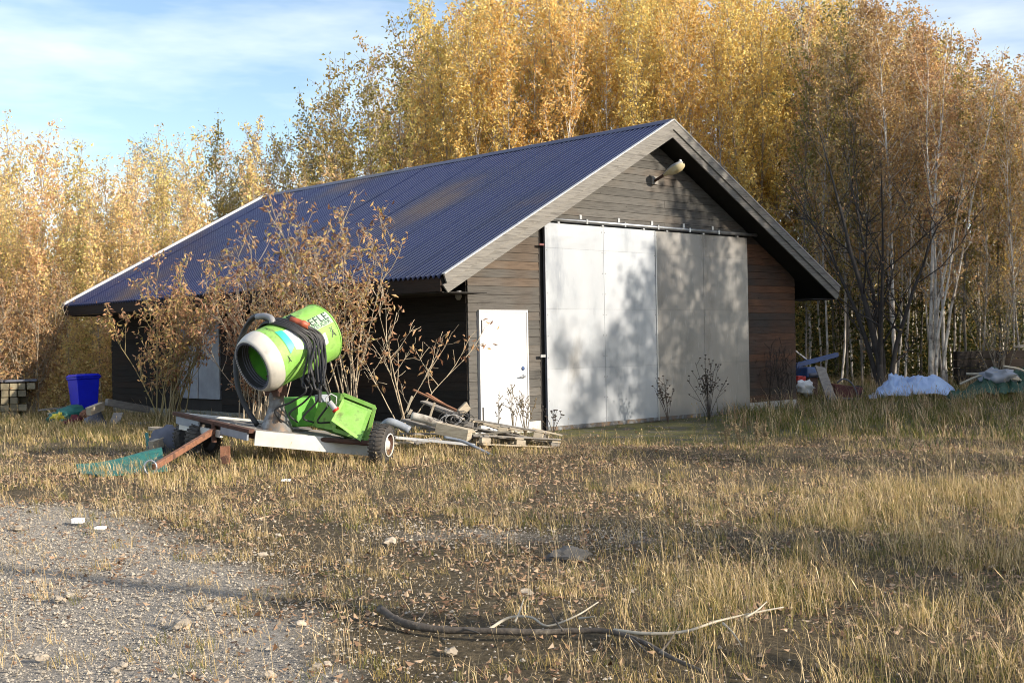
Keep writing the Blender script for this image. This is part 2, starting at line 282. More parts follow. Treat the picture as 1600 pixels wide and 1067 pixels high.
def groundmat():
    m, n, l, b = newmat('ground_soil')
    geo = n.new('ShaderNodeNewGeometry')
    at = n.new('ShaderNodeAttribute'); at.attribute_name = 'gravel'; am = n.new('ShaderNodeAttribute'); am.attribute_name = 'moss'
    def noise(s, d=6, rgh=0.6):
        q = n.new('ShaderNodeTexNoise'); q.inputs['Scale'].default_value = s; q.inputs['Detail'].default_value = d; q.inputs['Roughness'].default_value = rgh; l.new(geo.outputs['Position'], q.inputs['Vector']); return q
    n1, n2, n3 = noise(1.2), noise(22, 8, 0.7), noise(75, 5, 0.7)
    soil = ramp(n, [(0.30, (0.05, 0.040, 0.026)), (0.48, (0.105, 0.083, 0.050)), (0.64, (0.18, 0.14, 0.088)), (0.8, (0.27, 0.215, 0.145))]); l.new(n2.outputs[0], soil.inputs[0])
    grav = ramp(n, [(0.30, (0.22, 0.205, 0.18)), (0.45, (0.35, 0.325, 0.285)), (0.60, (0.45, 0.415, 0.365)), (0.75, (0.54, 0.50, 0.44))]); l.new(n3.outputs[0], grav.inputs[0])
    vor = n.new('ShaderNodeTexVoronoi'); vor.inputs['Scale'].default_value = 55; l.new(geo.outputs['Position'], vor.inputs['Vector'])
    vr = ramp(n, [(0.0, (0.7, 0.69, 0.68)), (1.0, (1.25, 1.2, 1.15))]); sep = n.new('ShaderNodeSeparateColor'); l.new(vor.outputs['Color'], sep.inputs[0]); l.new(sep.outputs[0], vr.inputs[0])
    gm = n.new('ShaderNodeMix'); gm.data_type = 'RGBA'; gm.blend_type = 'MULTIPLY'; gm.inputs[0].default_value = 0.9; l.new(grav.outputs[0], gm.inputs[6]); l.new(vr.outputs[0], gm.inputs[7])
    # broken edge of the gravel
    ad = n.new('ShaderNodeMath'); ad.operation = 'ADD'; l.new(at.outputs['Fac'], ad.inputs[0])
    nn = n.new('ShaderNodeMath'); nn.operation = 'MULTIPLY_ADD'; nn.inputs[1].default_value = 0.9; nn.inputs[2].default_value = -0.45; l.new(n1.outputs[0], nn.inputs[0]); l.new(nn.outputs[0], ad.inputs[1])
    er = ramp(n, [(0.35, (0, 0, 0)), (0.65, (1, 1, 1))]); l.new(ad.outputs[0], er.inputs[0])
    mx_ = n.new('ShaderNodeMix'); mx_.data_type = 'RGBA'; l.new(er.outputs[0], mx_.inputs[0]); l.new(soil.outputs[0], mx_.inputs[6]); l.new(gm.outputs[2], mx_.inputs[7])
    mo = ramp(n, [(0.35, (0.14, 0.13, 0.11)), (0.52, (0.12, 0.12, 0.05)), (0.7, (0.19, 0.185, 0.05))]); l.new(noise(3.0).outputs[0], mo.inputs[0])
    mx2 = n.new('ShaderNodeMix'); mx2.data_type = 'RGBA'; l.new(am.outputs['Fac'], mx2.inputs[0]); l.new(mx_.outputs[2], mx2.inputs[6]); l.new(mo.outputs[0], mx2.inputs[7])
    l.new(mx2.outputs[2], b.inputs['Base Color']); b.inputs['Roughness'].default_value = 0.95; b.inputs['Specular IOR Level'].default_value = 0.2
    hh = n.new('ShaderNodeMath'); hh.operation = 'ADD'; l.new(n2.outputs[0], hh.inputs[0]); l.new(n3.outputs[0], hh.inputs[1])
    bp = n.new('ShaderNodeBump'); bp.inputs['Strength'].default_value = 0.9; bp.inputs['Distance'].default_value = 0.03; l.new(hh.outputs[0], bp.inputs['Height']); l.new(bp.outputs[0], b.inputs['Normal'])
groundmat()
GOLD = [(0.0, (0.50, 0.27, 0.08)), (0.25, (0.74, 0.46, 0.14)), (0.5, (0.87, 0.61, 0.19)), (0.75, (0.92, 0.72, 0.28)), (0.93, (0.87, 0.73, 0.31)), (1.0, (0.34, 0.33, 0.10))]
leafmat('leaf_gold', GOLD, 0.40, vary=0.07)
leafmat('leaf_pale', [(0.0, (0.58, 0.36, 0.21)), (0.35, (0.80, 0.56, 0.30)), (0.6, (0.90, 0.69, 0.29)), (0.88, (0.86, 0.72, 0.30)), (1.0, (0.34, 0.36, 0.10))], 0.40, vary=0.06)
leafmat('leaf_brown', [(0.0, (0.34, 0.20, 0.10)), (0.4, (0.58, 0.37, 0.17)), (0.75, (0.78, 0.55, 0.24)), (1.0, (0.40, 0.35, 0.13))], 0.30, vary=0.07)
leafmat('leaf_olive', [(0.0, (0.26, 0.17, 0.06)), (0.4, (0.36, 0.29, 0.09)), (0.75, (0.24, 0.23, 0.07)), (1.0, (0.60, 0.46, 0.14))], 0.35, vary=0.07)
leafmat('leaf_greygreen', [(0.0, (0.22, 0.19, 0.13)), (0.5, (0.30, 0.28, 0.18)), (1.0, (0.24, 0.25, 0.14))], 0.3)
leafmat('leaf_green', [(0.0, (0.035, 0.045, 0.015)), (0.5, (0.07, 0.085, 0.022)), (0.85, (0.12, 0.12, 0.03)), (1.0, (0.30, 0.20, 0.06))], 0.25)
leafmat('leaf_willow', [(0.0, (0.15, 0.07, 0.038)), (0.3, (0.33, 0.18, 0.095)), (0.6, (0.50, 0.31, 0.165)), (0.85, (0.64, 0.45, 0.17)), (1.0, (0.34, 0.31, 0.08))], 0.25, vary=0.05)
leafmat('grass_mix', [(0.0, (0.06, 0.075, 0.018)), (0.22, (0.16, 0.165, 0.04)), (0.42, (0.34, 0.25, 0.085)), (0.65, (0.58, 0.42, 0.21)), (0.88, (0.76, 0.60, 0.36)), (1.0, (0.22, 0.10, 0.055))], 0.25, vary=0.0)
leafmat('litter', [(0.0, (0.09, 0.05, 0.03)), (0.35, (0.22, 0.13, 0.075)), (0.65, (0.38, 0.25, 0.155)), (0.9, (0.56, 0.43, 0.30)), (1.0, (0.48, 0.18, 0.06))], 0.1, vary=0.0)
leafmat('pebble_mix', [(0.0, (0.22, 0.19, 0.155)), (0.4, (0.35, 0.31, 0.255)), (0.75, (0.42, 0.37, 0.30)), (1.0, (0.48, 0.42, 0.34))], 0.0, rough=0.9, vary=0.0)

# ------------------------------------------------------------------ ground
def uv_of(x, y):                      # picture coordinates of a ground point, used to lay out the ground cover
    rel = np.stack([x - CAM[0], y - CAM[1]], -1); d = rel @ FH; r = rel @ RH
    d = np.maximum(d, 0.5); u = 800 + FPX * r / d; return u, 533.5 - 0.0184 * (u - 800) + 1.576 * FPX / d, r, d
def sstep(a, b, x): t = np.clip((x - a) / (b - a), 0, 1); return t * t * (3 - 2 * t)
def f_gravel(x, y):
    u, v, r, d = uv_of(x, y)
    ub = np.interp(v, [740, 770, 800, 870, 960, 1067, 1400], [-600, -160, 130, 330, 430, 500, 520])
    g = (1 - sstep(-260, 330, u - ub)) * 0.95
    track = np.exp(-((v - (838 + 0.02 * (u - 800))) / 16) ** 2) * sstep(480, 620, u) * (1 - sstep(1000, 1150, u)) * 0.5
    return np.maximum(g, track)
def f_apron(x, y): return sstep(0.2, 1.6, x) * (1 - sstep(8.5, 10, x)) * sstep(-4.9, -3.4, y) * (1 - sstep(0.2, 0.4, y))
def axis(a, b, fa, fb, step):
    core = np.arange(fa, fb, step); lo = fa - np.cumsum(step * 1.35 ** np.arange(1, 40)); lo = lo[lo > a]; hi = fb + np.cumsum(step * 1.35 ** np.arange(0, 40)); hi = hi[hi < b]
    return np.concatenate([[a], lo[::-1], core, hi, [b]])
gx, gy = axis(-900, 900, -16, 16, 0.16), axis(-900, 900, -15.5, 18, 0.16)
X, Y = np.meshgrid(gx, gy, indexing='ij'); nx, ny = X.shape
near = np.exp(-np.maximum(0, np.hypot(X + 2, Y - 1) - 22) / 10)
micro = np.array([mn.noise((x * 2.3, y * 2.3, 0)) for x, y in zip(X.ravel(), Y.ravel())]).reshape(X.shape) * 0.02
inside = (X > -0.3) & (X < 10) & (Y > -0.3) & (Y < 13.6)
Z = (ground_z(X, Y) + micro) * near - 0.05 * (1 - near); Z[inside] = np.minimum(Z[inside], -0.03)
idx = np.arange(nx * ny).reshape(nx, ny)
Fq = np.stack([idx[:-1, :-1], idx[1:, :-1], idx[1:, 1:], idx[:-1, 1:]], -1).reshape(-1, 4)
me = arrmesh('ground', np.stack([X, Y, Z], -1).reshape(-1, 3), Fq, MATS['ground_soil'], smooth=True)
for nm_, fn in (('gravel', f_gravel), ('moss', lambda x, y: f_apron(x, y) * 0.85)):
    a = me.attributes.new(nm_, 'FLOAT', 'POINT'); a.data.foreach_set('value', fn(X, Y).ravel().astype(np.float32))
tag(link(bpy.data.objects.new('ground', me)), kind='structure')

# ------------------------------------------------------------------ the barn
W, LN, EX, EZ, RZ, OH, LR = 9.69, 13.3, -0.954, 2.636, 5.718, 0.526, 13.86
MID = W / 2; SL = (RZ - EZ) / (MID - EX); roof_z = lambda x: RZ - SL * abs(x - MID)
barn = thing('barn', 'weathered wooden barn with a blue corrugated roof and big grey sliding doors', 'barn', (MID, 0, 0))
def seg_board(x0, x1, z0, z1, y, parent, mat, th=0.022):
    """a horizontal gable board, its ends cut along the roof slope where it meets it"""
    lim = lambda z: (max(x0, MID - (RZ - 0.30 - z) / SL), min(x1, MID + (RZ - 0.30 - z) / SL))
    a0, a1 = lim(z0); b0, b1 = lim(z1)
    if a1 - a0 < 0.06: return
    if b1 < b0: b0 = b1 = (b0 + b1) / 2
    t = y - th - random.uniform(0, 0.004); k = 0.009
    MB().hexa([(a0, t - k, z0), (a1, t - k, z0), (a1, y, z0), (a0, y, z0), (b0, t, z1), (b1, t, z1), (b1, y, z1), (b0, y, z1)]).build('board', mat, parent)
gw = MB()
gw.add([(0.01, 0.03, 0.0), (W - 0.01, 0.03, 0.0), (W - 0.01, 0.03, roof_z(W) - 0.3), (MID, 0.03, RZ - 0.32), (0.01, 0.03, roof_z(0) - 0.3),
        (0.01, 0.15, 0.0), (W - 0.01, 0.15, 0.0), (W - 0.01, 0.15, roof_z(W) - 0.3), (MID, 0.15, RZ - 0.32), (0.01, 0.15, roof_z(0) - 0.3)],
       [(0, 1, 2, 3, 4), (9, 8, 7, 6, 5), (0, 5, 6, 1), (1, 6, 7, 2), (2, 7, 8, 3), (3, 8, 9, 4), (4, 9, 5, 0)])
front = gw.build('gable_wall', 'corner_dark', barn)
DX0, DX1, BX0, BX1, BX2, BT = 0.205, 1.346, 1.736, 4.78, 7.803, 3.645
z = 0.165; pitch = 0.1465; k = 0
while z < RZ - 0.35:
    z1 = z + pitch - 0.005
    if z < 2.0: spans = [(0.0, DX0 - 0.02), (DX1 + 0.015, BX0 - 0.055), (BX2 - 0.02, W)]
    elif z < BT - 0.03: spans = [(0.0, BX0 - 0.055), (BX2 - 0.02, W)]
    else: spans = [(0.0, W)] if k % 3 else [(0.0, 5.2), (5.205, W)]
    if z < 2.0 and z1 > 2.0: spans[0] = (0.0, DX0 - 0.02)
    for a, b in spans: seg_board(a, b, z, z1, 0.028, front, 'cladding_brown' if a > 7 else 'cladding_mixed' if 1.9 < z < 3.25 else 'cladding')
    z += pitch; k += 1
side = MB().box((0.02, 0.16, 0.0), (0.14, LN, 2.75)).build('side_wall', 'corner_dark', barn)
SDY0, SDY1 = 8.06, 9.9
z = 0.165
while z < 2.62:
    for a, b in ([(0.03, SDY0 - 0.02), (SDY1 + 0.02, LN)] if z < 2.36 else [(0.03, LN)]):
        cuts = [a] + [c for c in (3.1 + (int(z * 7) % 3) * 0.9, 6.4 + (int(z * 7) % 2) * 0.8) if a + 0.5 < c < b - 0.5] + [b]
        for c0, c1 in zip(cuts[:-1], cuts[1:]):
            t = random.uniform(0, 0.004)
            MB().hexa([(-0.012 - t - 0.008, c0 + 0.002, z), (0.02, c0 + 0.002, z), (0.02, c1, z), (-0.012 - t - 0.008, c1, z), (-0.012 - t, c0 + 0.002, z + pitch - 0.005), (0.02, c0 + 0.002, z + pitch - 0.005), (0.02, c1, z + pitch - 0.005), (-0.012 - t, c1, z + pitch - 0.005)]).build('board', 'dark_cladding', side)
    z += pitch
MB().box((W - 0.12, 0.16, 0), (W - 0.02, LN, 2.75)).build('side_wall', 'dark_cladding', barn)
MB().add([(0.02, LN - 0.1, 0), (W - 0.02, LN - 0.1, 0), (W - 0.02, LN - 0.1, roof_z(W) - 0.3), (MID, LN - 0.1, RZ - 0.32), (0.02, LN - 0.1, roof_z(0) - 0.3)], [(0, 4, 3, 2, 1)]).build('rear_wall', 'dark_cladding', barn)
sd = MB().box((-0.05, SDY0, 0.42), (0.015, SDY1, 2.35)).build('side_door', 'tarp_blue', barn, bevel=0.006); sd['label'] = 'pale grey sheet door in the shaded side wall'
pm('side_door_grey', (0.27, 0.30, 0.35), (0.20, 0.22, 0.26), scale=3, rough=0.5); sd.data.materials[0] = MATS['side_door_grey']
for a, b in (((SDY0, 1.35), (SDY1, 1.42)), ((SDY0 + 0.9, 0.43), (SDY0 + 0.96, 2.34))): MB().box((-0.062, a[0], a[1]), (-0.052, b[0], b[1])).build('batten', 'grey_plastic', sd)
MB().box((-0.005, 0.005, -0.25), (0.10, LN, 0.155)).build('foundation', 'concrete', barn)
MB().box((0.12, 0.005, -0.25), (BX0 - 0.05, 0.12, 0.157)).build('foundation', 'concrete_white', barn)
MB().box((BX2 - 0.02, 0.005, -0.25), (W, 0.12, 0.157)).build('foundation', 'concrete_white', barn)
MB().box((BX0 - 0.05, -0.30, -0.25), (BX2 + 0.1, 0.10, -0.045)).build('threshold', 'concrete', barn, bevel=0.01)
# roof: deck, corrugated sheets, ridge, verge, fascia, soffit
roof = MB()
for s in (-1, 1):
    xe = MID + s * (MID - EX); q = lambda x, y, dz: (x, y, roof_z(x) + dz)
    roof.hexa([q(xe, -OH + 0.05, -0.20), q(MID, -OH + 0.05, -0.20), q(MID, LR - 0.02, -0.20), q(xe, LR - 0.02, -0.20), q(xe, -OH + 0.05, -0.04), q(MID, -OH + 0.05, -0.04), q(MID, LR - 0.02, -0.04), q(xe, LR - 0.02, -0.04)])
roof = roof.build('roof', 'soffit', barn)
NS = 14; L0, L1 = -OH + 0.01, LR
for s in (-1, 1):
    for i in range(NS):
        y0 = L0 + (L1 - L0) * i / NS; y1 = L0 + (L1 - L0) * (i + 1) / NS + 0.0
        m_ = 8 * 8; vs_ = []; lift = 0.004 * (i % 2) + random.uniform(0, 0.003)
        for j in range(m_ + 1):
            y = y0 + (y1 - y0) * j / m_; dz = max(-0.026, min(0.026, 0.042 * math.cos(2 * math.pi * (y - L0) / ((L1 - L0) / NS / 8)))) + lift - 0.004
            for x in (MID + s * (MID - EX + 0.05), MID + s * 0.02): vs_.append((x, y, RZ - SL * abs(x - MID) + dz))
        fs_ = [(2 * j, 2 * j + 1, 2 * j + 3, 2 * j + 2) if s > 0 else (2 * j + 1, 2 * j, 2 * j + 2, 2 * j + 3) for j in range(m_)]
        MB().add(vs_, fs_).build('roof_sheet', 'roof_metal', roof)
rc = MB(); prof = [(-0.16, -0.055), (-0.05, 0.03), (0, 0.048), (0.05, 0.03), (0.16, -0.055)]
for (x0, h0), (x1, h1) in zip(prof[:-1], prof[1:]): rc.add([(MID + x0, L0, RZ + h0), (MID + x1, L0, RZ + h1), (MID + x1, L1, RZ + h1), (MID + x0, L1, RZ + h0)], [(0, 1, 2, 3)])
rc.build('ridge_cap', 'roof_metal', roof)
for s in (-1, 1):
    xe = MID + s * (MID - EX + 0.02); sx = math.cos(math.atan(SL)); 
    for (ya, yb, top, bot, mt, nm_) in ((-OH - 0.030, -OH + 0.002, 0.015, -0.165, 'fascia_wood', 'fascia_board'), (-OH, -OH + 0.03, -0.150, -0.315, 'fascia_wood', 'fascia_board')):
        q = lambda x, y, dz: (x, y, RZ - SL * abs(x - MID) + dz)
        cut = -s * 0.10
        MB().hexa([(xe + cut * (1 if bot < -0.2 else 0.55), ya, q(xe, 0, bot)[2] + 0.045), q(MID, ya, bot), q(MID, yb, bot), (xe + cut * (1 if bot < -0.2 else 0.55), yb, q(xe, 0, bot)[2] + 0.045), q(xe, ya, top), q(MID, ya, top), q(MID, yb, top), q(xe, yb, top)]).build(nm_, mt, roof)
    q = lambda x, y, dz: (x, y, RZ - SL * abs(x - MID) + dz)
    MB().hexa([q(xe, -OH - 0.045, 0.018), q(MID, -OH - 0.045, 0.018), q(MID, -OH + 0.03, 0.018), q(xe, -OH + 0.03, 0.018), q(xe, -OH - 0.045, 0.034), q(MID, -OH - 0.045, 0.034), q(MID, -OH + 0.03, 0.034), q(xe, -OH + 0.03, 0.034)]).build('verge_trim', 'white_trim', roof)
    MB().hexa([q(xe, LR - 0.06, -0.05), q(MID, LR - 0.06, -0.05), q(MID, LR + 0.03, -0.05), q(xe, LR + 0.03, -0.05), q(xe, LR - 0.06, 0.075), q(MID, LR - 0.06, 0.075), q(MID, LR + 0.03, 0.075), q(xe, LR + 0.03, 0.075)]).build('verge_trim', 'white_trim', roof)
    xo = MID + s * (MID - EX)
    MB().box((min(xo, xo + s * 0.03), -OH + 0.06, EZ - 0.26), (max(xo, xo + s * 0.03), LR - 0.03, EZ - 0.03)).build('eave_board', 'dark_cladding', roof)
    MB().box((min(xo - s * 0.01, s * 0.0 + (0.01 if s < 0 else W - 0.01)), -OH + 0.06, EZ - 0.28), (max(xo - s * 0.01, (0.01 if s < 0 else W - 0.01)), LR - 0.05, EZ - 0.262)).build('soffit', 'soffit', roof)
# personnel door
door = MB().box((DX0 + 0.045, -0.045, 0.01), (DX1 - 0.035, 0.02, 2.055)).build('door', 'white_paint', barn, bevel=0.004); door['label'] = 'plain white steel door beside the sliding doors'
fr = MB(); fr.box((DX0, -0.052, 0.0), (DX0 + 0.04, 0.025, 2.10)); fr.box((DX1 - 0.03, -0.052, 0.0), (DX1, 0.025, 2.10)); fr.box((DX0 + 0.04, -0.052, 2.06), (DX1 - 0.03, 0.025, 2.10)); fr.build('frame', 'white_trim', door)
for hz in (1.82, 0.35): MB().box((DX0 + 0.036, -0.064, hz - 0.11), (DX0 + 0.056, -0.047, hz + 0.11)).build('hinge', 'black_rubber', door)
MB().lathe((1.205, -0.046, 0.95), (0, -1, 0), [(0, 0.03), (0.012, 0.03), (0.014, 0.012), (0.055, 0.012), (0.056, 0)], 14).tube([(1.21, -0.098, 0.95), (1.15, -0.102, 0.95), (1.08, -0.098, 0.943)], 0.011, 8).build('handle', 'steel', door, smooth=True)
MB().lathe((1.205, -0.046, 1.09), (0, -1, 0), [(0, 0.034), (0.012, 0.034), (0.018, 0.02), (0.019, 0)], 16).build('lock', 'blue_metal', door, smooth=True)
# sliding doors
ROWS = [-0.03, 1.054, 2.118, 3.20, BT]
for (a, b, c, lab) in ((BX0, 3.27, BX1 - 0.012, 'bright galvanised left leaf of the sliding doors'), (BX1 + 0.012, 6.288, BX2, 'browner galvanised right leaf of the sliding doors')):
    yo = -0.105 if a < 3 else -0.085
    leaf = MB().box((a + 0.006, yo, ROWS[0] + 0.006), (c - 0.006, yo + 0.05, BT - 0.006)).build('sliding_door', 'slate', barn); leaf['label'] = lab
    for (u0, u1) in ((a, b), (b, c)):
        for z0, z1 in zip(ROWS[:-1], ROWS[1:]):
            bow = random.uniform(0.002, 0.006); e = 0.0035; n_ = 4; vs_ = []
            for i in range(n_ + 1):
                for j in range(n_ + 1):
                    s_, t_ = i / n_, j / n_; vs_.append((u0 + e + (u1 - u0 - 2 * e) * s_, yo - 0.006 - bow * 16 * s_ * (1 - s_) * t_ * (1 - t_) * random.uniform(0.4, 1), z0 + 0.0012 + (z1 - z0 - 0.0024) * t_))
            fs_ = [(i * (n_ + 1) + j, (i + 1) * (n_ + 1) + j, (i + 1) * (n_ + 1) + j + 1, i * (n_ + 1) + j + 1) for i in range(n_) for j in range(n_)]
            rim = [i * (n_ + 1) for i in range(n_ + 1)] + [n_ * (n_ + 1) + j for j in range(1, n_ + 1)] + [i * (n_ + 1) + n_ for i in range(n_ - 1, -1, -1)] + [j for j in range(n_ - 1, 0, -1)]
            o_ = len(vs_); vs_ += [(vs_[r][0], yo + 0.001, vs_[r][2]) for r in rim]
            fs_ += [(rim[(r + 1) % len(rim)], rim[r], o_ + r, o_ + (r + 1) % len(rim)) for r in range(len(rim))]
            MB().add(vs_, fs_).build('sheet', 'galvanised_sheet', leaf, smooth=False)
    rv = MB()
    for xx in (a + 0.04, b - 0.04, b + 0.04, c - 0.04):
        for zz_ in np.arange(0.12, BT - 0.05, 0.38): rv.lathe((xx, yo - 0.0075, zz_), (0, -1, 0), [(0, 0.011), (0.004, 0.009), (0.006, 0.0)], 8)
    o_ = rv.build('rivets', 'grey_plastic', leaf); o_['kind'] = 'stuff'
    MB().box((a + 0.01, yo - 0.016, ROWS[0] + 0.002), (c - 0.01, yo - 0.0135, ROWS[0] + 0.075)).build('kick_strip', 'galv_cone', leaf)
    edge = MB(); edge.bar((c if a < 3 else a, yo - 0.013, -0.02), (c if a < 3 else a, yo - 0.013, BT - 0.01), 0.03, 0.012, up=(0, 1, 0)); edge.build('edge_strip', 'steel', leaf)
    for hx in np.linspace(a + 0.35, c - 0.35, 3): MB().box((hx - 0.03, yo - 0.02, BT), (hx + 0.03, yo + 0.03, BT + 0.06)).build('hanger', 'steel', leaf)
rail = MB().tube([(BX0 - 0.02, -0.135, BT + 0.065), (BX2 + 0.28, -0.135, BT + 0.065)], 0.032, 12).build('door_rail', 'steel', barn, smooth=True)
for bx in (2.78, 3.83, 4.80, 5.78, 6.73): MB().box((bx - 0.022, -0.172, BT + 0.02), (bx + 0.022, -0.166, BT + 0.11)).box((bx - 0.022, -0.172, BT + 0.10), (bx + 0.022, 0.0, BT + 0.112)).box((bx - 0.03, -0.012, BT + 0.112), (bx + 0.03, -0.002, BT + 0.2)).build('bracket', 'steel', rail)
MB().box((BX0 - 0.055, -0.004, -0.03), (BX0 + 0.05, 0.02, BT)).build('door_jamb', 'corner_dark', barn)
MB().box((BX0 - 0.12, -0.10, BT - 0.41), (BX0 - 0.005, -0.085, BT - 0.375)).build('stop_plate', 'rusty_red', barn); MB().box((BX0 - 0.14, -0.10, 1.27), (BX0 - 0.02, -0.09, 1.32)).build('latch_plate', 'steel', barn)
MB().lathe((-0.1, 0.12, 2.42), (0, 0, -1), [(0, 0.05), (0.1, 0.06), (0.15, 0.03), (0.151, 0)], 12).build('junction_box', 'grey_plastic', barn)

# ------------------------------------------------------------------ lamp under the gable peak
lamp = thing('wall_lamp', 'old street lamp head on a short arm under the gable peak', 'lamp', (4.9, -0.01, 4.64))
ax = Vector((0.06, -0.93, 0.36)).normalized()
MB().box((4.80, -0.022, 4.56), (5.0, -0.002, 4.72)).build('mount_plate', 'grey_wood', lamp)
MB().tube([(4.9, -0.01, 4.63), Vector((4.9, -0.01, 4.63)) + ax * 0.12, Vector((4.9, -0.01, 4.64)) + ax * 0.30], 0.028, 10).build('arm', 'rust_dark', lamp, smooth=True)
c0 = Vector((4.9, -0.01, 4.64)) + ax * 0.24
pm('lamp_shell', (0.42, 0.42, 0.40), (0.3, 0.3, 0.3), scale=8, rough=0.45); pm('lamp_bowl', (0.62, 0.55, 0.36), (0.50, 0.40, 0.22), scale=6, rough=0.2)
sd_ = ax.cross(Vector((0, 0, 1))).normalized(); upv = sd_.cross(ax)
def lamp_half(lo, hi, k):
    m = MB(); vs_ = []; A = [(0.0, 0.035), (0.08, 0.06), (0.16, 0.10), (0.28, 0.125), (0.38, 0.118), (0.46, 0.085), (0.50, 0.03)]
    for a, r in A:
        for j in range(13):
            t = lo + (hi - lo) * j / 12; vs_.append(c0 + ax * a + sd_ * (math.cos(t) * r) + upv * (math.sin(t) * r * k))
    m.add(vs_, [(i * 13 + j, i * 13 + j + 1, (i + 1) * 13 + j + 1, (i + 1) * 13 + j) for i in range(len(A) - 1) for j in range(12)]); return m
sh = lamp_half(-0.02, math.pi + 0.02, 0.62).build('housing', 'lamp_shell', lamp, smooth=True); lamp_half(math.pi, 2 * math.pi, 0.95).build('bowl', 'lamp_bowl', lamp, smooth=True)
MB().lathe(c0 + ax * 0.44 + upv * 0.05, upv, [(0, 0.03), (0.03, 0.03), (0.045, 0.015), (0.046, 0)], 12).build('photocell', 'white_trim', sh)

# ------------------------------------------------------------------ trees
def tubes(paths, n=4):
    """paths: list of (points, radii); one vertex and face list"""
    V, F = [], []
    for pts, rad in paths:
        b = len(V); m = len(pts)
        for i in range(m):
            d = np.asarray(pts[min(i + 1, m - 1)]) - np.asarray(pts[max(i - 1, 0)]); d = d / (np.linalg.norm(d) + 1e-9)
            x = np.cross(d, (0.31, 0.95, 0.05)); x /= np.linalg.norm(x) + 1e-9; y = np.cross(d, x)
            for k in range(n): a = 2 * math.pi * k / n; V.append(np.asarray(pts[i]) + (x * math.cos(a) + y * math.sin(a)) * rad[i])
        F += [(b + i * n + k, b + i * n + (k + 1) % n, b + (i + 1) * n + (k + 1) % n, b + (i + 1) * n + k) for i in range(m - 1) for k in range(n)]
    return np.array(V), np.array(F)
def leaves(P_, size, g, droop=0.5, aspect=0.55, tlo=0.0, thi=1.0, fold=0.16):
    n = len(P_); a = g.normal(size=(n, 3)); a[:, 2] -= droop; a /= np.linalg.norm(a, axis=1)[:, None]
    b = np.cross(a, g.normal(size=(n, 3))); b /= np.linalg.norm(b, axis=1)[:, None] + 1e-9; c = np.cross(a, b)
    l = (size * g.uniform(0.65, 1.35, n))[:, None]; wd = l * aspect * 0.5
    V = np.stack([P_, P_ + a * l * 0.48 + b * wd + c * l * fold, P_ + a * l, P_ + a * l * 0.48 - b * wd + c * l * fold], 1).reshape(-1, 3)
    i0 = np.arange(n)[:, None] * 4; F = np.concatenate([i0 + [0, 1, 2], i0 + [0, 2, 3]], 1).reshape(-1, 3)
    t = np.repeat(g.uniform(tlo, thi, n), 2); return V, F, t
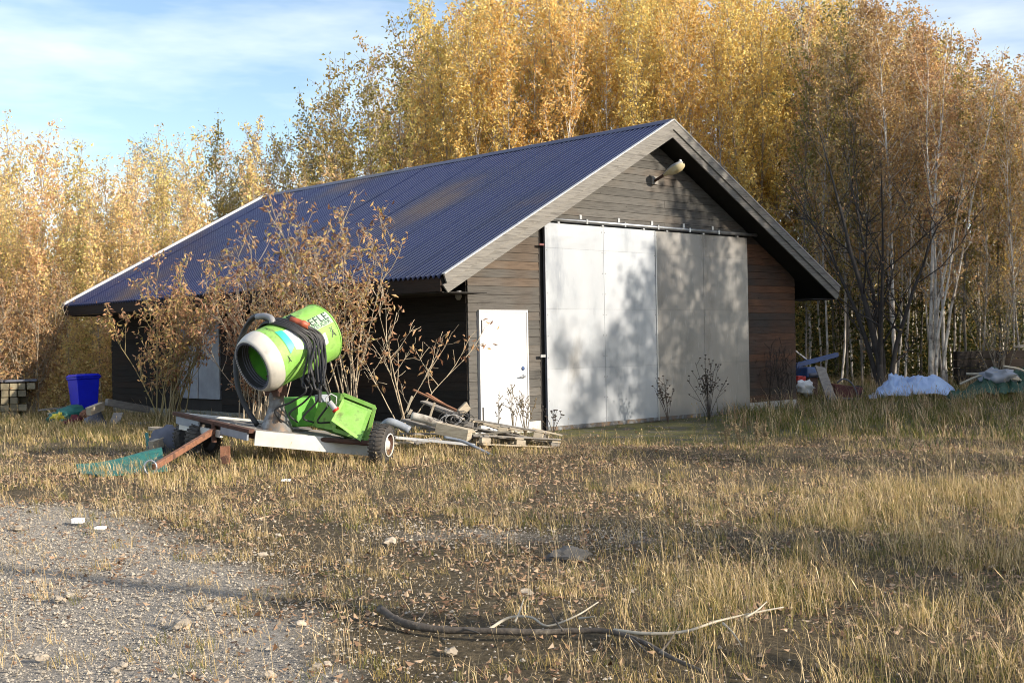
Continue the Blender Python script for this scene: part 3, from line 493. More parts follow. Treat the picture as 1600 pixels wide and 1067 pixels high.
def grow(seed, H, base, spread, nb, nleaf, lsize, r0=0.05, up=1.1, twigs=4, lean=0.25, stems=1, topbare=0.0, tl=(0, 1), leaf_from=0.25, sig=0.10, prof=0.8, droop=0.5, aspect=0.55):
    """a slender tree or many-stemmed shrub: stem and limb tubes, and leaf-sized faces along its twigs"""
    g = np.random.default_rng(seed); paths = []; pts_l, wts = [], []
    for s in range(stems):
        n = 9; az = g.uniform(0, 6.28); h = H * (1 if s == 0 else g.uniform(0.6, 1.0)); ln = lean * (0.4 if stems == 1 else g.uniform(0.3, 1.3))
        t = np.linspace(0, 1, n); wob = np.cumsum(g.normal(0, 0.035, (n, 2)), 0) * H * 0.12
        off = g.normal(0, 0.12 if stems > 1 else 0, 2)
        tr = np.stack([off[0] + math.cos(az) * ln * H * 0.3 * t ** 1.4 + wob[:, 0], off[1] + math.sin(az) * ln * H * 0.3 * t ** 1.4 + wob[:, 1], h * t - 0.1], 1); tr[0, :2] = off
        rr = r0 * (1 - t * 0.93) * (1 if s == 0 else 0.75); paths.append((tr, rr))
        for k in range(nb if stems == 1 else max(3, nb // stems)):
            tb = base + (0.97 - base) * (k + g.uniform(0, 1)) / (nb if stems == 1 else max(3, nb // stems)); i = min(int(tb * (n - 1)), n - 2); fr_ = tb * (n - 1) - i; p0 = tr[i] * (1 - fr_) + tr[i + 1] * fr_
            a = g.uniform(0, 6.28); s_ = (tb - base) / (1 - base); L = spread * (0.35 + 0.65 * math.sin(math.pi * min(1, (1 - s_) * prof + 0.12))) * g.uniform(0.6, 1.25)
            d = np.array([math.cos(a), math.sin(a), up * g.uniform(0.6, 1.4)]); d /= np.linalg.norm(d)
            bp = [p0]; 
            for q in range(3): d = d + np.array([0, 0, 0.18]) + g.normal(0, 0.12, 3); d /= np.linalg.norm(d); bp.append(bp[-1] + d * L / 3)
            rb = max(0.008, rr[i] * 0.42); paths.append((bp, [rb, rb * 0.75, rb * 0.55, 0.005])); bp = np.array(bp)
            pts_l.append((bp[1], bp[3])); wts.append(L)
            for q in range(twigs):
                f = g.uniform(0.3, 0.95) * 3; j = min(int(f), 2); q0 = bp[j] * (1 - f + j) + bp[j + 1] * (f - j); dd = d + g.normal(0, 0.75, 3); dd /= np.linalg.norm(dd); e = q0 + dd * L * g.uniform(0.2, 0.45)
                paths.append(([q0, (q0 + e) / 2 + g.normal(0, 0.02, 3), e], [rb * 0.5, rb * 0.4, 0.004])); pts_l.append((q0, e)); wts.append(L * 0.5)
        pts_l.append((tr[int(n * 0.7)], tr[-1])); wts.append(H * 0.05)
    V, F = tubes(paths, 5 if stems == 1 else 4)
    A = np.array([a for a, b in pts_l]); B = np.array([b for a, b in pts_l]); wts = np.array(wts) * (1 - topbare * np.clip((A[:, 2] / H - 0.5) * 2, 0, 1)); wts /= wts.sum()
    pick = g.choice(len(A), nleaf, p=wts); f = g.uniform(leaf_from, 1.05, nleaf)[:, None]
    Pl = A[pick] * (1 - f) + B[pick] * f + g.normal(0, sig, (nleaf, 3)); Pl[:, 2] = np.maximum(Pl[:, 2], 0.12)
    LV, LF, T = leaves(Pl, lsize, g, droop, tlo=tl[0], thi=tl[1], aspect=aspect)
    return V, F, LV, LF, T
def tree_proto(name, bark, leafm, *a, **k):
    V, F, LV, LF, T = grow(*a, **k)
    return (arrmesh(name + '_trunk', V, F, MATS[bark], smooth=True), arrmesh(name + '_crown', LV, LF, MATS[leafm], T), k.get('H', a[1]))
def plant(name, proto, loc, rz, s, label, cat, group, parts=('trunk', 'crown'), sz=None):
    e = thing(name, label, cat, loc, group); e.rotation_euler = (0, 0, rz); e.scale = (s, s, sz or s)
    for nm_, me_ in zip(parts, proto[:2]): link(bpy.data.objects.new(nm_, me_), e)
    return e
GP = [tree_proto('gold', 'stem_pale' if i % 3 else 'bark_white', 'leaf_gold', 100 + i, 12.5, 0.22, (1.9, 1.5, 2.2, 1.6, 1.8, 1.3)[i], 58, (3600, 2600, 4200, 3000, 2100, 2700)[i], (0.118, 0.13, 0.108, 0.122, 0.125, 0.115)[i], r0=0.05, up=(1.7, 2.2, 1.4, 1.9, 1.6, 2.4)[i], tl=((0.1, 0.8), (0.3, 0.98), (0.2, 0.9), (0.0, 0.65), (0.35, 1.0), (0.25, 0.95))[i], sig=0.06, topbare=0.4) for i in range(6)]
PP = [tree_proto('pale', 'stem_pale', 'leaf_pale', 200 + i, 7.5, 0.10, (1.25, 0.95, 1.4, 1.1)[i], 46, (1900, 1400, 2200, 1600)[i], (0.108, 0.115, 0.10, 0.11)[i], r0=0.028, up=2.2, tl=((0.0, 0.8), (0.3, 1.0), (0.2, 0.97), (0.1, 0.9))[i], sig=0.06, topbare=0.7) for i in range(4)]
BP = [tree_proto('brown', 'bark_white', 'leaf_brown', 300 + i, 11.0, 0.25, 1.5, 48, (1500, 900, 1800, 1200)[i], 0.108, r0=0.042, up=1.8, sig=0.07, tl=(0.1, 0.95), topbare=-0.6) for i in range(4)]
OP = [tree_proto('olive', 'bark_grey', 'leaf_olive', 400 + i, 10.0, 0.2, 1.5, 44, 1900, 0.112, r0=0.042, up=1.8, sig=0.07, topbare=0.4) for i in range(2)]
TOP_U = [-200, 0, 60, 150, 240, 290, 345, 400, 440, 480, 540, 575, 620, 660, 690, 900, 1300, 1335, 1400, 1440, 1500, 1540, 1562, 1600, 1800]
TOP_V = [215, 205, 232, 240, 232, 262, 195, 188, 215, 160, 112, 92, 62, 22, -10, -70, -25, 25, 10, 30, 58, 118, 112, 82, 60]
def top_z(u, d): return 1.576 + (533.5 - 0.0184 * (u - 800) - np.interp(u, TOP_U, TOP_V)) / FPX * d
taken = []
def stand(n, u0, u1, d0, d1, gap, fn):
    c = 0
    for _ in range(n * 40):
        if c >= n: break
        u = random.uniform(u0, u1); d = d0 + (d1 - d0) * random.random() ** 1.2; p_ = rd((u - 800) / FPX * d, d)
        if -2.2 < p_[0] < 12.6 and -4 < p_[1] < 15.2: continue
        if any((p_[0] - q[0]) ** 2 + (p_[1] - q[1]) ** 2 < gap * gap for q in taken): continue
        taken.append(p_); fn(u, d, p_, c); c += 1
def gold_tree(u, d, p_, c):
    pr = GP[(c * 5 + random.randrange(2)) % 6]; s = min(1.35, top_z(u, d) * random.uniform(0.80, 1.0) / 12.5)
    plant('birch_tree', pr, (p_[0], p_[1], -0.05), random.uniform(0, 6.28), s, 'tall golden-leaved birch in the dense stand behind the blue roof', 'tree', 'golden birches behind the barn')
def right_tree(u, d, p_, c):
    pr = (BP + BP[:2] + OP + GP[4:5])[(c * 4 + random.randrange(4)) % 9]; s = min(1.3, top_z(u, d) * random.uniform(0.78, 1.0) / pr_h(pr))
    plant('birch_tree', pr, (p_[0], p_[1], -0.05), random.uniform(0, 6.28), s, 'thin white-stemmed birch in the brown stand right of the barn', 'tree', 'white stemmed birches right of the barn')
def pr_h(pr): return pr[2]
def left_tree(u, d, p_, c):
    pr = PP[(c * 3 + random.randrange(2)) % 4]; s = min(1.5, top_z(u, d) * (random.uniform(0.66, 0.9) if c % 3 else random.uniform(0.92, 1.04)) / 7.5)
    plant('young_aspen', pr, (p_[0], p_[1], -0.05), random.uniform(0, 6.28), s, 'pale yellow young aspen in the thicket left of the barn', 'tree', 'young aspens left of the barn')
def mid_tree(u, d, p_, c):
    pr = (OP + PP[:2] + BP[:1])[(c + random.randrange(2)) % 5]; s = min(1.35, top_z(u, d) * (random.uniform(0.68, 0.9) if c % 3 else random.uniform(0.92, 1.03)) / pr[2])
    plant('young_birch', pr, (p_[0], p_[1], -0.05), random.uniform(0, 6.28), s, 'olive and yellow young birch rising behind the far left end of the roof', 'tree', 'young birches behind the far end of the roof')
stand(66, -70, 330, 33, 43, 0.85, left_tree)
stand(46, 340, 650, 37, 48, 0.95, mid_tree)
stand(118, 640, 1330, 39.5, 54, 0.95, gold_tree)
stand(112, 1255, 1700, 35.5, 48, 0.68, right_tree)
# trees one can tell apart
gg = tree_proto('hazy', 'bark_grey', 'leaf_greygreen', 501, 9.0, 0.15, 1.6, 50, 6500, 0.07, r0=0.06, up=1.2, sig=0.14)
p_ = rd((250 - 800) / FPX * 47, 47); plant('grey_tree', gg, (*p_, 0), 0.6, 1.02, 'hazy grey-green tree rising above the pale thicket left of the roof', 'tree', None)
dk = tree_proto('dark', 'bark_dark', 'leaf_brown', 511, 8.0, 0.12, 2.4, 44, 900, 0.08, r0=0.12, up=1.0, twigs=9, stems=5, lean=1.1, sig=0.1)
p_ = rd((1385 - 800) / FPX * 33.5, 33.5); plant('dark_tree', dk, (*p_, -0.05), 1.9, 1.0, 'nearly bare dark tree spreading its limbs behind the blue tarpaulin', 'tree', None)
wb = tree_proto('clump', 'bark_white', 'leaf_brown', 521, 10.5, 0.3, 1.6, 48, 3000, 0.10, r0=0.075, up=1.4, stems=6, lean=0.45, sig=0.1)
p_ = rd((1455 - 800) / FPX * 34.3, 34.3); plant('birch_clump', wb, (*p_, -0.05), 0.4, 0.98, 'clump of bright white birch stems right behind the blue tarpaulin', 'tree', None)
tp = tree_proto('tips', 'bark_white', 'leaf_brown', 531, 12.0, 0.35, 1.5, 40, 5200, 0.095, r0=0.07, up=1.2, sig=0.12, tl=(0, 0.6))
for u, lab in ((1398, 'tall birch with dark leafy tip reaching the top edge'), (1478, 'tall birch with dark leaves beside the patch of clear sky')):
    p_ = rd((u - 800) / FPX * 35.2, 35.2); plant('birch_tree', tp, (*p_, -0.05), u, top_z(u, 35.2) / 12.0, lab, 'tree', None)
# wood behind, a mass nobody could count, and the undergrowth between the stems
def mass(name, label, n, fn, size, mat, tl=(0, 1)):
    V, F, T = leaves(fn(n), size, rng, 0.3, tlo=tl[0], thi=tl[1], aspect=0.6)[:3]
    o = link(bpy.data.objects.new(name, arrmesh(name, V, F, MATS[mat], T))); return tag(o, label, 'foliage', kind='stuff')
def far_wood(n):
    u = rng.uniform(-150, 1750, n); d = rng.uniform(50, 62, n); top = np.array([top_z(a, b) for a, b in zip(u, d)]) * 0.62 * (1 + 0.12 * np.sin(u / 23) + 0.06 * np.sin(u / 9 + 1)); z = rng.uniform(0, 1, n) ** 0.9 * top
    r = (u - 800) / FPX * d; q = CAM[:2] + FH * d[:, None] + RH * r[:, None]; return np.stack([q[:, 0], q[:, 1], z], 1)
mass('distant_foliage', 'far mass of golden foliage behind the birches', 15000, far_wood, 0.2, 'leaf_gold', (0.0, 0.8))
def under(u0, u1, d0, d1, zmax, pw=1.5):
    def f(n):
        u = rng.uniform(u0, u1, n); d = rng.uniform(d0, d1, n); lump = 0.45 + 0.55 * np.abs(np.sin(u / 17 + d * 1.3) * np.sin(d * 2.1 + u / 41)); z = rng.uniform(0.02, 1, n) ** pw * zmax * lump
        q = CAM[:2] + FH * d[:, None] + RH * ((u - 800) / FPX * d)[:, None]; P3 = np.stack([q[:, 0], q[:, 1], z], 1)
        return P3[~((q[:, 0] > -0.6) & (q[:, 0] < 10.6) & (q[:, 1] > -0.6) & (q[:, 1] < 14))]
    return f
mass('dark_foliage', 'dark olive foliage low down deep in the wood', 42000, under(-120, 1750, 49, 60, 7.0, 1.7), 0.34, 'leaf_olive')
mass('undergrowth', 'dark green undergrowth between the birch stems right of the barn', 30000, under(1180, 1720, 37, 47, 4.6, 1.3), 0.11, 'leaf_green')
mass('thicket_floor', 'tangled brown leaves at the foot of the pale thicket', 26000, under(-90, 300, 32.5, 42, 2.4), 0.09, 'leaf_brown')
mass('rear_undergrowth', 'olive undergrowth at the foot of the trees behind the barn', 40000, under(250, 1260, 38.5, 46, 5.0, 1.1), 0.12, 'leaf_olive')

# ------------------------------------------------------------------ shrubs by the barn
def shrub(name, seed, u, d, H, lab, nleaf, lsize, stems, nb, spread, lean, bark='stem_pale', leafm='leaf_willow', rz=0.0, aspect=0.36, base=0.3, tl=(0, 1), leaf_from=0.3, sig=0.05, r0=0.022):
    V, F, LV, LF, T = grow(seed, H, base, spread, nb, nleaf, lsize, r0=r0, up=1.25, stems=stems, lean=lean, twigs=4, sig=sig, droop=0.5, aspect=aspect, tl=tl, leaf_from=leaf_from)
    pr = (arrmesh(name + '_stems', V, F, MATS[bark], smooth=True), arrmesh(name + '_leaves', LV, LF, MATS[leafm], T))
    p_ = rd((u - 800) / FPX * d, d); return plant(name, pr, (p_[0], p_[1], -0.03), rz, 1.0, lab, 'shrub', None, ('stems', 'foliage'))
shrub('willow_shrub', 11, 262, 23.6, 3.5, 'golden leafy willow shrub with yellow stems beside the blue bin', 3900, 0.092, 19, 150, 0.75, 1.05, 'stem_yellow', base=0.28, tl=(0.15, 1.0))
shrub('willow_shrub', 12, 535, 18.9, 3.9, 'tall brown-leaved willow shrub before the roof behind the green heater', 2500, 0.092, 12, 130, 0.75, 0.75, base=0.42, rz=0.8)
shrub('willow_shrub', 13, 425, 20.5, 3.6, 'thin pale-stemmed willow shrub left of the green heater', 2100, 0.088, 15, 130, 0.6, 0.8, base=0.4, rz=2.0)
shrub('willow_shrub', 14, 395, 22.4, 2.9, 'low brown willow shrub against the shaded side wall', 2800, 0.088, 18, 130, 0.7, 1.1, 'stem_pale', base=0.3, tl=(0, 0.7))
shrub('willow_shrub', 15, 628, 18.6, 2.2, 'sparse leaning willow shrub by the barn corner', 150, 0.11, 5, 22, 0.75, 1.5, base=0.5, rz=5.6, tl=(0, 0.75))
shrub('willow_shrub', 16, 42, 28.6, 3.7, 'pinkish-brown willow shrub behind the stack of blocks', 4200, 0.10, 17, 150, 0.85, 1.0, base=0.12, tl=(0.1, 0.75))
shrub('willow_shrub', 17, -12, 28.2, 3.4, 'tan willow shrub at the edge of the pale thicket', 3000, 0.10, 15, 120, 0.8, 1.0, base=0.12, tl=(0.1, 0.8))
shrub('willow_shrub', 18, 1562, 33.5, 3.9, 'bare twiggy brown shrub above the dark timber wall', 900, 0.07, 14, 110, 1.1, 1.4, 'bark_grey', 'leaf_brown', base=0.2)

# ------------------------------------------------------------------ trailer
tl_loc = G(470, 728); trailer = thing('trailer', 'low white flatbed trailer with a rusty tow bar carrying a green heater', 'trailer', tl_loc)
N0, N1 = P(398, 684, 15.9), P(592, 702, 16.35); F0 = P(282, 657, 17.2); F1 = F0 + (N1 - N0)
V3 = lambda a: Vector(a)
nb_ = MB(); d_ = V3(N1 - N0).normalized()
nb_.bar(N0, N1, 0.07, 0.20); nb_.build('side_beam', 'trailer_white', trailer, bevel=0.006)['label'] = 'white near side beam with peeling paint'
MB().bar(F0 + (0, 0, 0.02), F1 + (0, 0, 0.02), 0.07, 0.19).build('side_beam', 'trailer_white', trailer, bevel=0.006)
dx = (V3(F0) - V3(N0)); n_ = dx.normalized()
MB().bar(V3(N0) - n_ * 0.02 - d_ * 0.05 + V3((0, 0, 0.085)), V3(F0) + n_ * 0.04 - d_ * 0.05 + V3((0, 0, 0.095)), 0.09, 0.05).build('front_angle_iron', 'rust_dark', trailer)
for a, b in ((0.02, 0.36), (0.66, 0.98)):
    MB().bar(V3(N0) + dx * a - d_ * 0.07 + V3((0, 0, 0.005)), V3(N0) + dx * b - d_ * 0.07 + V3((0, 0, 0.01)), 0.03, 0.11).build('front_plate', 'side_door_grey', trailer, bevel=0.003)
MB().bar(V3(N0) + dx * 0.38 - d_ * 0.05 + V3((0, 0, -0.05)), V3(N0) + dx * 0.95 - d_ * 0.05 + V3((0, 0, -0.07)), 0.05, 0.09).build('front_beam', 'trailer_white', trailer)
for t in (0.3, 0.6, 0.95): MB().bar(V3(N0) + (V3(N1) - V3(N0)) * t + V3((0, 0, -0.03)), V3(F0) + (V3(N1) - V3(N0)) * t + V3((0, 0, -0.03)), 0.06, 0.10).build('cross_member', 'rust_dark', trailer)
for i in range(4):
    a = 0.12 + i * 0.22; off = (V3(N1) - V3(N0)) * 0.04 + V3((0, 0, 0.09)); MB().bar(V3(N0) + dx * a + off, V3(N0) + dx * a + (V3(N1) - V3(N0)) * 0.97 + V3((0, 0, 0.09)), 0.33, 0.025).build('deck_board', 'grey_wood', trailer)
piv = V3(N0) + dx * 0.45 - d_ * 0.08 + V3((0, 0, -0.02)); hit = V3(P(241, 738, 14.8)); hit.z = 0.10
tb = MB(); tb.bar(piv, hit, 0.065, 0.075); tb.build('tow_bar', 'rust', trailer, bevel=0.008)
ring = [hit + V3((-0.02, -0.03, 0)) + V3(RT) * (math.cos(a) * 0.075 - 0.04) + V3(UP) * (math.sin(a) * 0.085) for a in np.linspace(0, 2 * math.pi, 20, endpoint=False)]
MB().tube(ring, 0.012, 8, closed=True).build('tow_ring', 'steel', trailer, smooth=True)
MB().tube([piv + V3((0, 0, 0.10)), piv + V3((0, 0, -0.16))], 0.035, 10).build('pivot_post', 'rust_dark', trailer)
lp = V3(P(352, 716, 15.75)); MB().bar(lp + V3((0, 0, 0.16)), V3((lp.x, lp.y, 0.03)), 0.13, 0.03, up=V3(FW)).build('rusty_foot_plate', 'rust', trailer, bevel=0.004)
MB().lathe(V3((lp.x, lp.y, 0.09)) - V3(FW) * 0.02, -V3(FW), [(0, 0.05), (0.02, 0.05), (0.021, 0.035), (0.021, 0)], 16).build('foot_pipe', 'rust_dark', trailer)
def wheel(c, ax_, R, wd, parent, rim_mat):
    ax_ = V3(ax_).normalized(); t = MB().lathe(c, ax_, [(-wd / 2, R * 0.56), (-wd / 2 * 1.02, R * 0.75), (-wd / 2 * 0.85, R * 0.94), (-wd / 4, R), (wd / 4, R), (wd / 2 * 0.85, R * 0.94), (wd / 2 * 1.02, R * 0.75), (wd / 2, R * 0.56), (0, R * 0.5), (-wd / 2, R * 0.56)], 36)
    wh = thing_part('wheel', t, 'tyre_rubber', parent)
    x = ax_.orthogonal().normalized(); y = ax_.cross(x); tr = MB()
    for k in range(30):
        a = 2 * math.pi * k / 30; e = x * math.cos(a) + y * math.sin(a); tg = -x * math.sin(a) + y * math.cos(a)
        for s in (-1, 1): tr.bar(V3(c) + e * R * 1.005 + ax_ * s * wd * 0.05 + tg * 0.01 * s, V3(c) + e * R * 0.955 + ax_ * s * wd * 0.47, 0.022, 0.02, up=tg)
    tr.build('tread', 'tyre_rubber', wh)
    MB().lathe(c, ax_, [(wd * 0.30, 0.0), (wd * 0.30, R * 0.20), (wd * 0.22, R * 0.24), (wd * 0.16, R * 0.45), (wd * 0.40, R * 0.52), (wd * 0.52, R * 0.575), (wd * 0.50, R * 0.52), (wd * 0.1, R * 0.5), (-wd * 0.4, R * 0.5)], 32).build('rim', rim_mat, wh, smooth=True)
    return wh
def thing_part(name, mb, mat, parent): return mb.build(name, mat, parent, smooth=True)
axd = V3(N0) - V3(F0); axd.z = 0; axd.normalize(); wc = G(597, 722); wax = (axd * 0.75 + d_ * 0.7).normalized()
rw = wheel(V3((wc[0], wc[1], 0.235)), wax, 0.265, 0.20, trailer, 'rust_dark')
rx = wax.orthogonal().normalized(); ry = wax.cross(rx)
MB().tube([V3((wc[0], wc[1], 0.235)) + wax * 0.108 + (rx * math.cos(t) + ry * math.sin(t)) * 0.148 for t in np.linspace(0, 2 * math.pi, 30, endpoint=False)], 0.010, 8, closed=True).build('rim_edge', 'trailer_white', rw, smooth=True)
MB().lathe(V3((wc[0], wc[1], 0.235)) + wax * 0.05, wax, [(0, 0.10), (0.012, 0.10), (0.015, 0.06), (0.05, 0.055), (0.052, 0)], 20).build('hub', 'concrete_white', rw, smooth=True)
lw = P(318, 716, 16.9); wheel(V3((lw[0], lw[1], 0.25)), (V3(RT) * 0.85 - V3(FW) * 0.5).normalized(), 0.27, 0.22, trailer, 'black_rubber')
lw2 = P(300, 700, 17.6); wheel(V3((lw2[0], lw2[1], 0.25)), -axd, 0.27, 0.20, trailer, 'rust_dark')
MB().tube([V3((wc[0], wc[1], 0.235)) - wax * 0.05, V3((wc[0], wc[1], 0.235)) - wax * 1.4], 0.035, 10).build('axle', 'rust_dark', trailer)

# ------------------------------------------------------------------ green heater on the trailer
BC = V3(P(450, 545, 16.45)); RB = 0.415
fw, rt, up_ = V3(FW), V3(RT), V3(UP)
NA = (-fw * 0.68 - rt * 0.66 - up_ * 0.38).normalized()       # axis towards the mouth
U_ = (V3((0, 0, 1)) - NA * NA.z).normalized(); S_ = NA.cross(U_)
if S_.dot(-fw) < 0: S_ = -S_
heater = thing('drum_heater', 'bright green drum-shaped heater with a steel mouth tilted on the trailer', 'heater', G(440, 724))
def bpt(a, th, r): return BC + NA * a + (U_ * math.cos(th) + S_ * math.sin(th)) * r
MB().lathe(BC, NA, [(-0.64, 0.0), (-0.64, 0.33), (-0.635, RB - 0.02), (-0.60, RB), (-0.1, RB + 0.004), (0.40, RB), (0.44, RB - 0.01)], 48).build('drum', 'gun_green', heater, smooth=True)
for a in (-0.60, 0.02, 0.40): MB().tube([bpt(a, t, RB + 0.003) for t in np.linspace(0, 2 * math.pi, 40, endpoint=False)], 0.007, 6, closed=True).build('drum_band', 'gun_green', heater, smooth=True)
mouth = MB().lathe(BC, NA, [(0.405, RB + 0.008), (0.47, RB + 0.004), (0.53, RB - 0.014), (0.59, RB - 0.040), (0.625, RB - 0.068), (0.62, RB - 0.080), (0.54, RB - 0.08)], 56).build('mouth', 'nozzle_steel', heater, smooth=True)
MB().lathe(BC, NA, [(0.62, RB - 0.078), (0.56, RB - 0.085), (0.44, RB - 0.10), (0.43, RB - 0.125)], 48).build('inner_ring', 'black_rubber', heater, smooth=True)
tm = MB()
for k in range(64):
    a = 2 * math.pi * k / 64; p0 = bpt(0.622, a, RB - 0.074); tm.bar(p0, bpt(0.618, a, RB - 0.104), 0.016, 0.012, up=NA)
tm.build('toothed_ring', 'slate', mouth)
for k in range(4): MB().tube([bpt(0.52 - 0.035 * k, t, RB - 0.092 - 0.004 * k) for t in np.linspace(0, 2 * math.pi, 40, endpoint=False)], 0.006, 6, closed=True).build('grille_ring', 'slate', mouth, smooth=True)
MB().lathe(BC, NA, [(0.44, RB - 0.12), (0.1, RB - 0.13), (0.08, 0.0)], 40).build('liner', 'green_inside', heater, smooth=True)
# printed marks on the drum
def patch(name, quad, mat, r=RB + 0.0045):
    m = MB(); n_ = 8; vs_ = []
    for i in range(n_ + 1):
        for j in range(n_ + 1):
            s, t = i / n_, j / n_; a = (quad[0][0] * (1 - s) + quad[1][0] * s) * (1 - t) + (quad[3][0] * (1 - s) + quad[2][0] * s) * t; th = (quad[0][1] * (1 - s) + quad[1][1] * s) * (1 - t) + (quad[3][1] * (1 - s) + quad[2][1] * s) * t; vs_.append(bpt(a, th, r))
    return m.add(vs_, [(i * 9 + j, i * 9 + j + 1, i * 9 + j + 10, i * 9 + j + 9) for i in range(8) for j in range(8)]).build(name, mat, heater, smooth=True)
patch('white_label', [(0.10, 0.72), (-0.58, 0.72), (-0.58, 1.18), (0.10, 1.18)], 'white_print')
patch('white_label', [(0.19, 0.70), (0.05, 0.70), (-0.10, 1.66), (0.15, 1.46)], 'white_paint', RB + 0.007)
patch('teal_stripe', [(0.27, 0.60), (0.17, 0.66), (0.15, 1.32), (0.26, 1.50)], 'teal_print', RB + 0.009)
patch('data_plate', [(-0.30, 1.40), (-0.38, 1.36), (-0.38, 1.74), (-0.30, 1.78)], 'white_trim', RB + 0.006)
def lettering(txt, a_start, th_base, size, mat, r=RB + 0.0095, flip=False):
    cu = bpy.data.curves.new('t', 'FONT'); cu.body = txt; cu.size = size; ob = bpy.data.objects.new('t', cu); col.objects.link(ob)
    dg = bpy.context.evaluated_depsgraph_get(); me_ = bpy.data.meshes.new_from_object(ob.evaluated_get(dg)); bpy.data.objects.remove(ob)
    m = MB(); m.v = [tuple(bpt(a_start - v.co.x, th_base - v.co.y / r, r)) for v in me_.vertices]; m.f = [tuple(q.vertices) for q in me_.polygons]
    return m.build('lettering', mat, heater)
lettering('H', 0.04, 1.02, 0.17, 'black_print'); lettering('EFLE', -0.235, 1.00, 0.165, 'black_print'); lettering('ZEUGER', -0.235, 1.15, 0.085, 'black_print')
for a, t, s in ((-0.50, 1.62, 0.13), (0.30, 1.75, 0.09), (0.28, 0.35, 0.08)):
    lettering('A', a + s * 0.35, t, s, 'black_print', RB + 0.006); lettering('X', a + s * 0.3, t - s * 0.62 / RB, s * 0.7, 'black_print', RB + 0.006)
# pedestal, bracket and cabinet
pc = V3(P(432, 676, 16.35))
MB().lathe(pc, (0.02, 0, 1), [(0, 0.24), (0.02, 0.24), (0.10, 0.205), (0.30, 0.125), (0.34, 0.105), (0.36, 0.11), (0.52, 0.10), (0.56, 0.09)], 28).build('pedestal', 'galv_cone', heater, smooth=True)
MB().bar(pc + V3((0, 0, 0.5)), pc + V3((0, 0, 0.78)), 0.30, 0.16, up=NA).build('yoke', 'rust_dark', heater)
TLc, TRc, BRc, BLc = V3(P(536, 616, 16.15)), V3(P(586, 636, 16.05)), V3(P(573, 688, 16.05)), V3(P(521, 671, 16.15))
dep = (-rt * 0.34 + fw * 0.36 + up_ * 0.02)
cab = MB(); cab.add([TLc, TRc, BRc, BLc, TLc + dep, TRc + dep, BRc + dep, BLc + dep], [(4, 5, 6, 7), (0, 4, 5, 1), (1, 5, 6, 2), (2, 6, 7, 3), (3, 7, 4, 0)])
cabinet = cab.build('cabinet', 'gun_green', heater); m_ = cabinet.modifiers.new('th', 'SOLIDIFY'); m_.thickness = 0.012
nf = (TRc - TLc).cross(BLc - TLc).normalized(); nf = nf if nf.dot(-fw) > 0 else -nf
fm = MB()
for a, b in ((TLc, TRc), (TRc, BRc), (BRc, BLc), (BLc, TLc)): fm.bar(a + nf * 0.006, b + nf * 0.006, 0.05, 0.012, up=nf)
fm.build('door_frame', 'gun_green', cabinet)
e1 = (TRc - TLc); e2 = (BLc - TLc)
a = TLc + e1 * 0.06 + e2 * 0.10 + nf * 0.03; b = TRc - e1 * 0.04 + e2 * 0.10 + nf * 0.03
MB().hexa([a, b, b + e2 * 0.86 + nf * 0.15 + e1 * 0.02, a + e2 * 0.62 + nf * 0.22, a + nf * 0.012, b + nf * 0.012, b + e2 * 0.86 + nf * 0.162 + e1 * 0.02, a + e2 * 0.62 + nf * 0.232]).build('flap', 'gun_green', cabinet)
gb = V3(P(476, 640, 16.75)); MB().box(gb - V3((0.26, 0.20, 0.22)), gb + V3((0.22, 0.20, 0.18))).build('burner_housing', 'green_inside', heater, bevel=0.02)
MB().box(V3(P(505, 622, 16.1)) - V3((0.10, 0.06, 0.05)), V3(P(505, 622, 16.1)) + V3((0.08, 0.06, 0.05))).build('junction_box', 'side_door_grey', heater, bevel=0.01)
sk = V3(P(519, 633, 15.95)); MB().lathe(sk, (0.45, -0.4, -0.8), [(-0.06, 0.0), (-0.06, 0.035), (0.05, 0.035), (0.055, 0.045), (0.075, 0.045)], 18).build('socket', 'white_trim', heater, smooth=True)
MB().lathe(sk, (0.45, -0.4, -0.8), [(0.06, 0.047), (0.095, 0.05), (0.096, 0.0)], 18).build('socket_cap', 'red_plastic', heater, smooth=True)
MB().tube([V3(P(512, 636, 15.95)), V3(P(509, 622, 15.93)), V3(P(517, 615, 15.92)), V3(P(526, 620, 15.94)), V3(P(525, 632, 15.95))], 0.008, 6).build('white_lead', 'white_trim', heater, smooth=True)
# hose
def curve_pts(ctrl, n=14):
    c = [V3(q) for q in ctrl]; out = []
    c = [c[0] * 2 - c[1]] + c + [c[-1] * 2 - c[-2]]
    for i in range(1, len(c) - 2):
        for k in range(n):
            t = k / n; out.append(0.5 * ((2 * c[i]) + (-c[i - 1] + c[i + 1]) * t + (2 * c[i - 1] - 5 * c[i] + 4 * c[i + 1] - c[i + 2]) * t * t + (-c[i - 1] + 3 * c[i] - 3 * c[i + 1] + c[i + 2]) * t ** 3))
    return out + [c[-2]]
MB().tube(curve_pts([P(424, 501, 16.25), P(400, 494, 16.5), P(381, 518, 16.75), P(369, 560, 16.8), P(371, 600, 16.7), P(382, 632, 16.6), P(402, 664, 16.5)], 8), 0.036, 12).build('hose', 'black_rubber', heater, smooth=True)
MB().tube(curve_pts([P(402, 495, 16.45), P(415, 494, 16.3), P(424, 498, 16.2), P(426, 505, 16.18)], 5), 0.043, 12).build('hose_fitting', 'grey_plastic', heater, smooth=True)
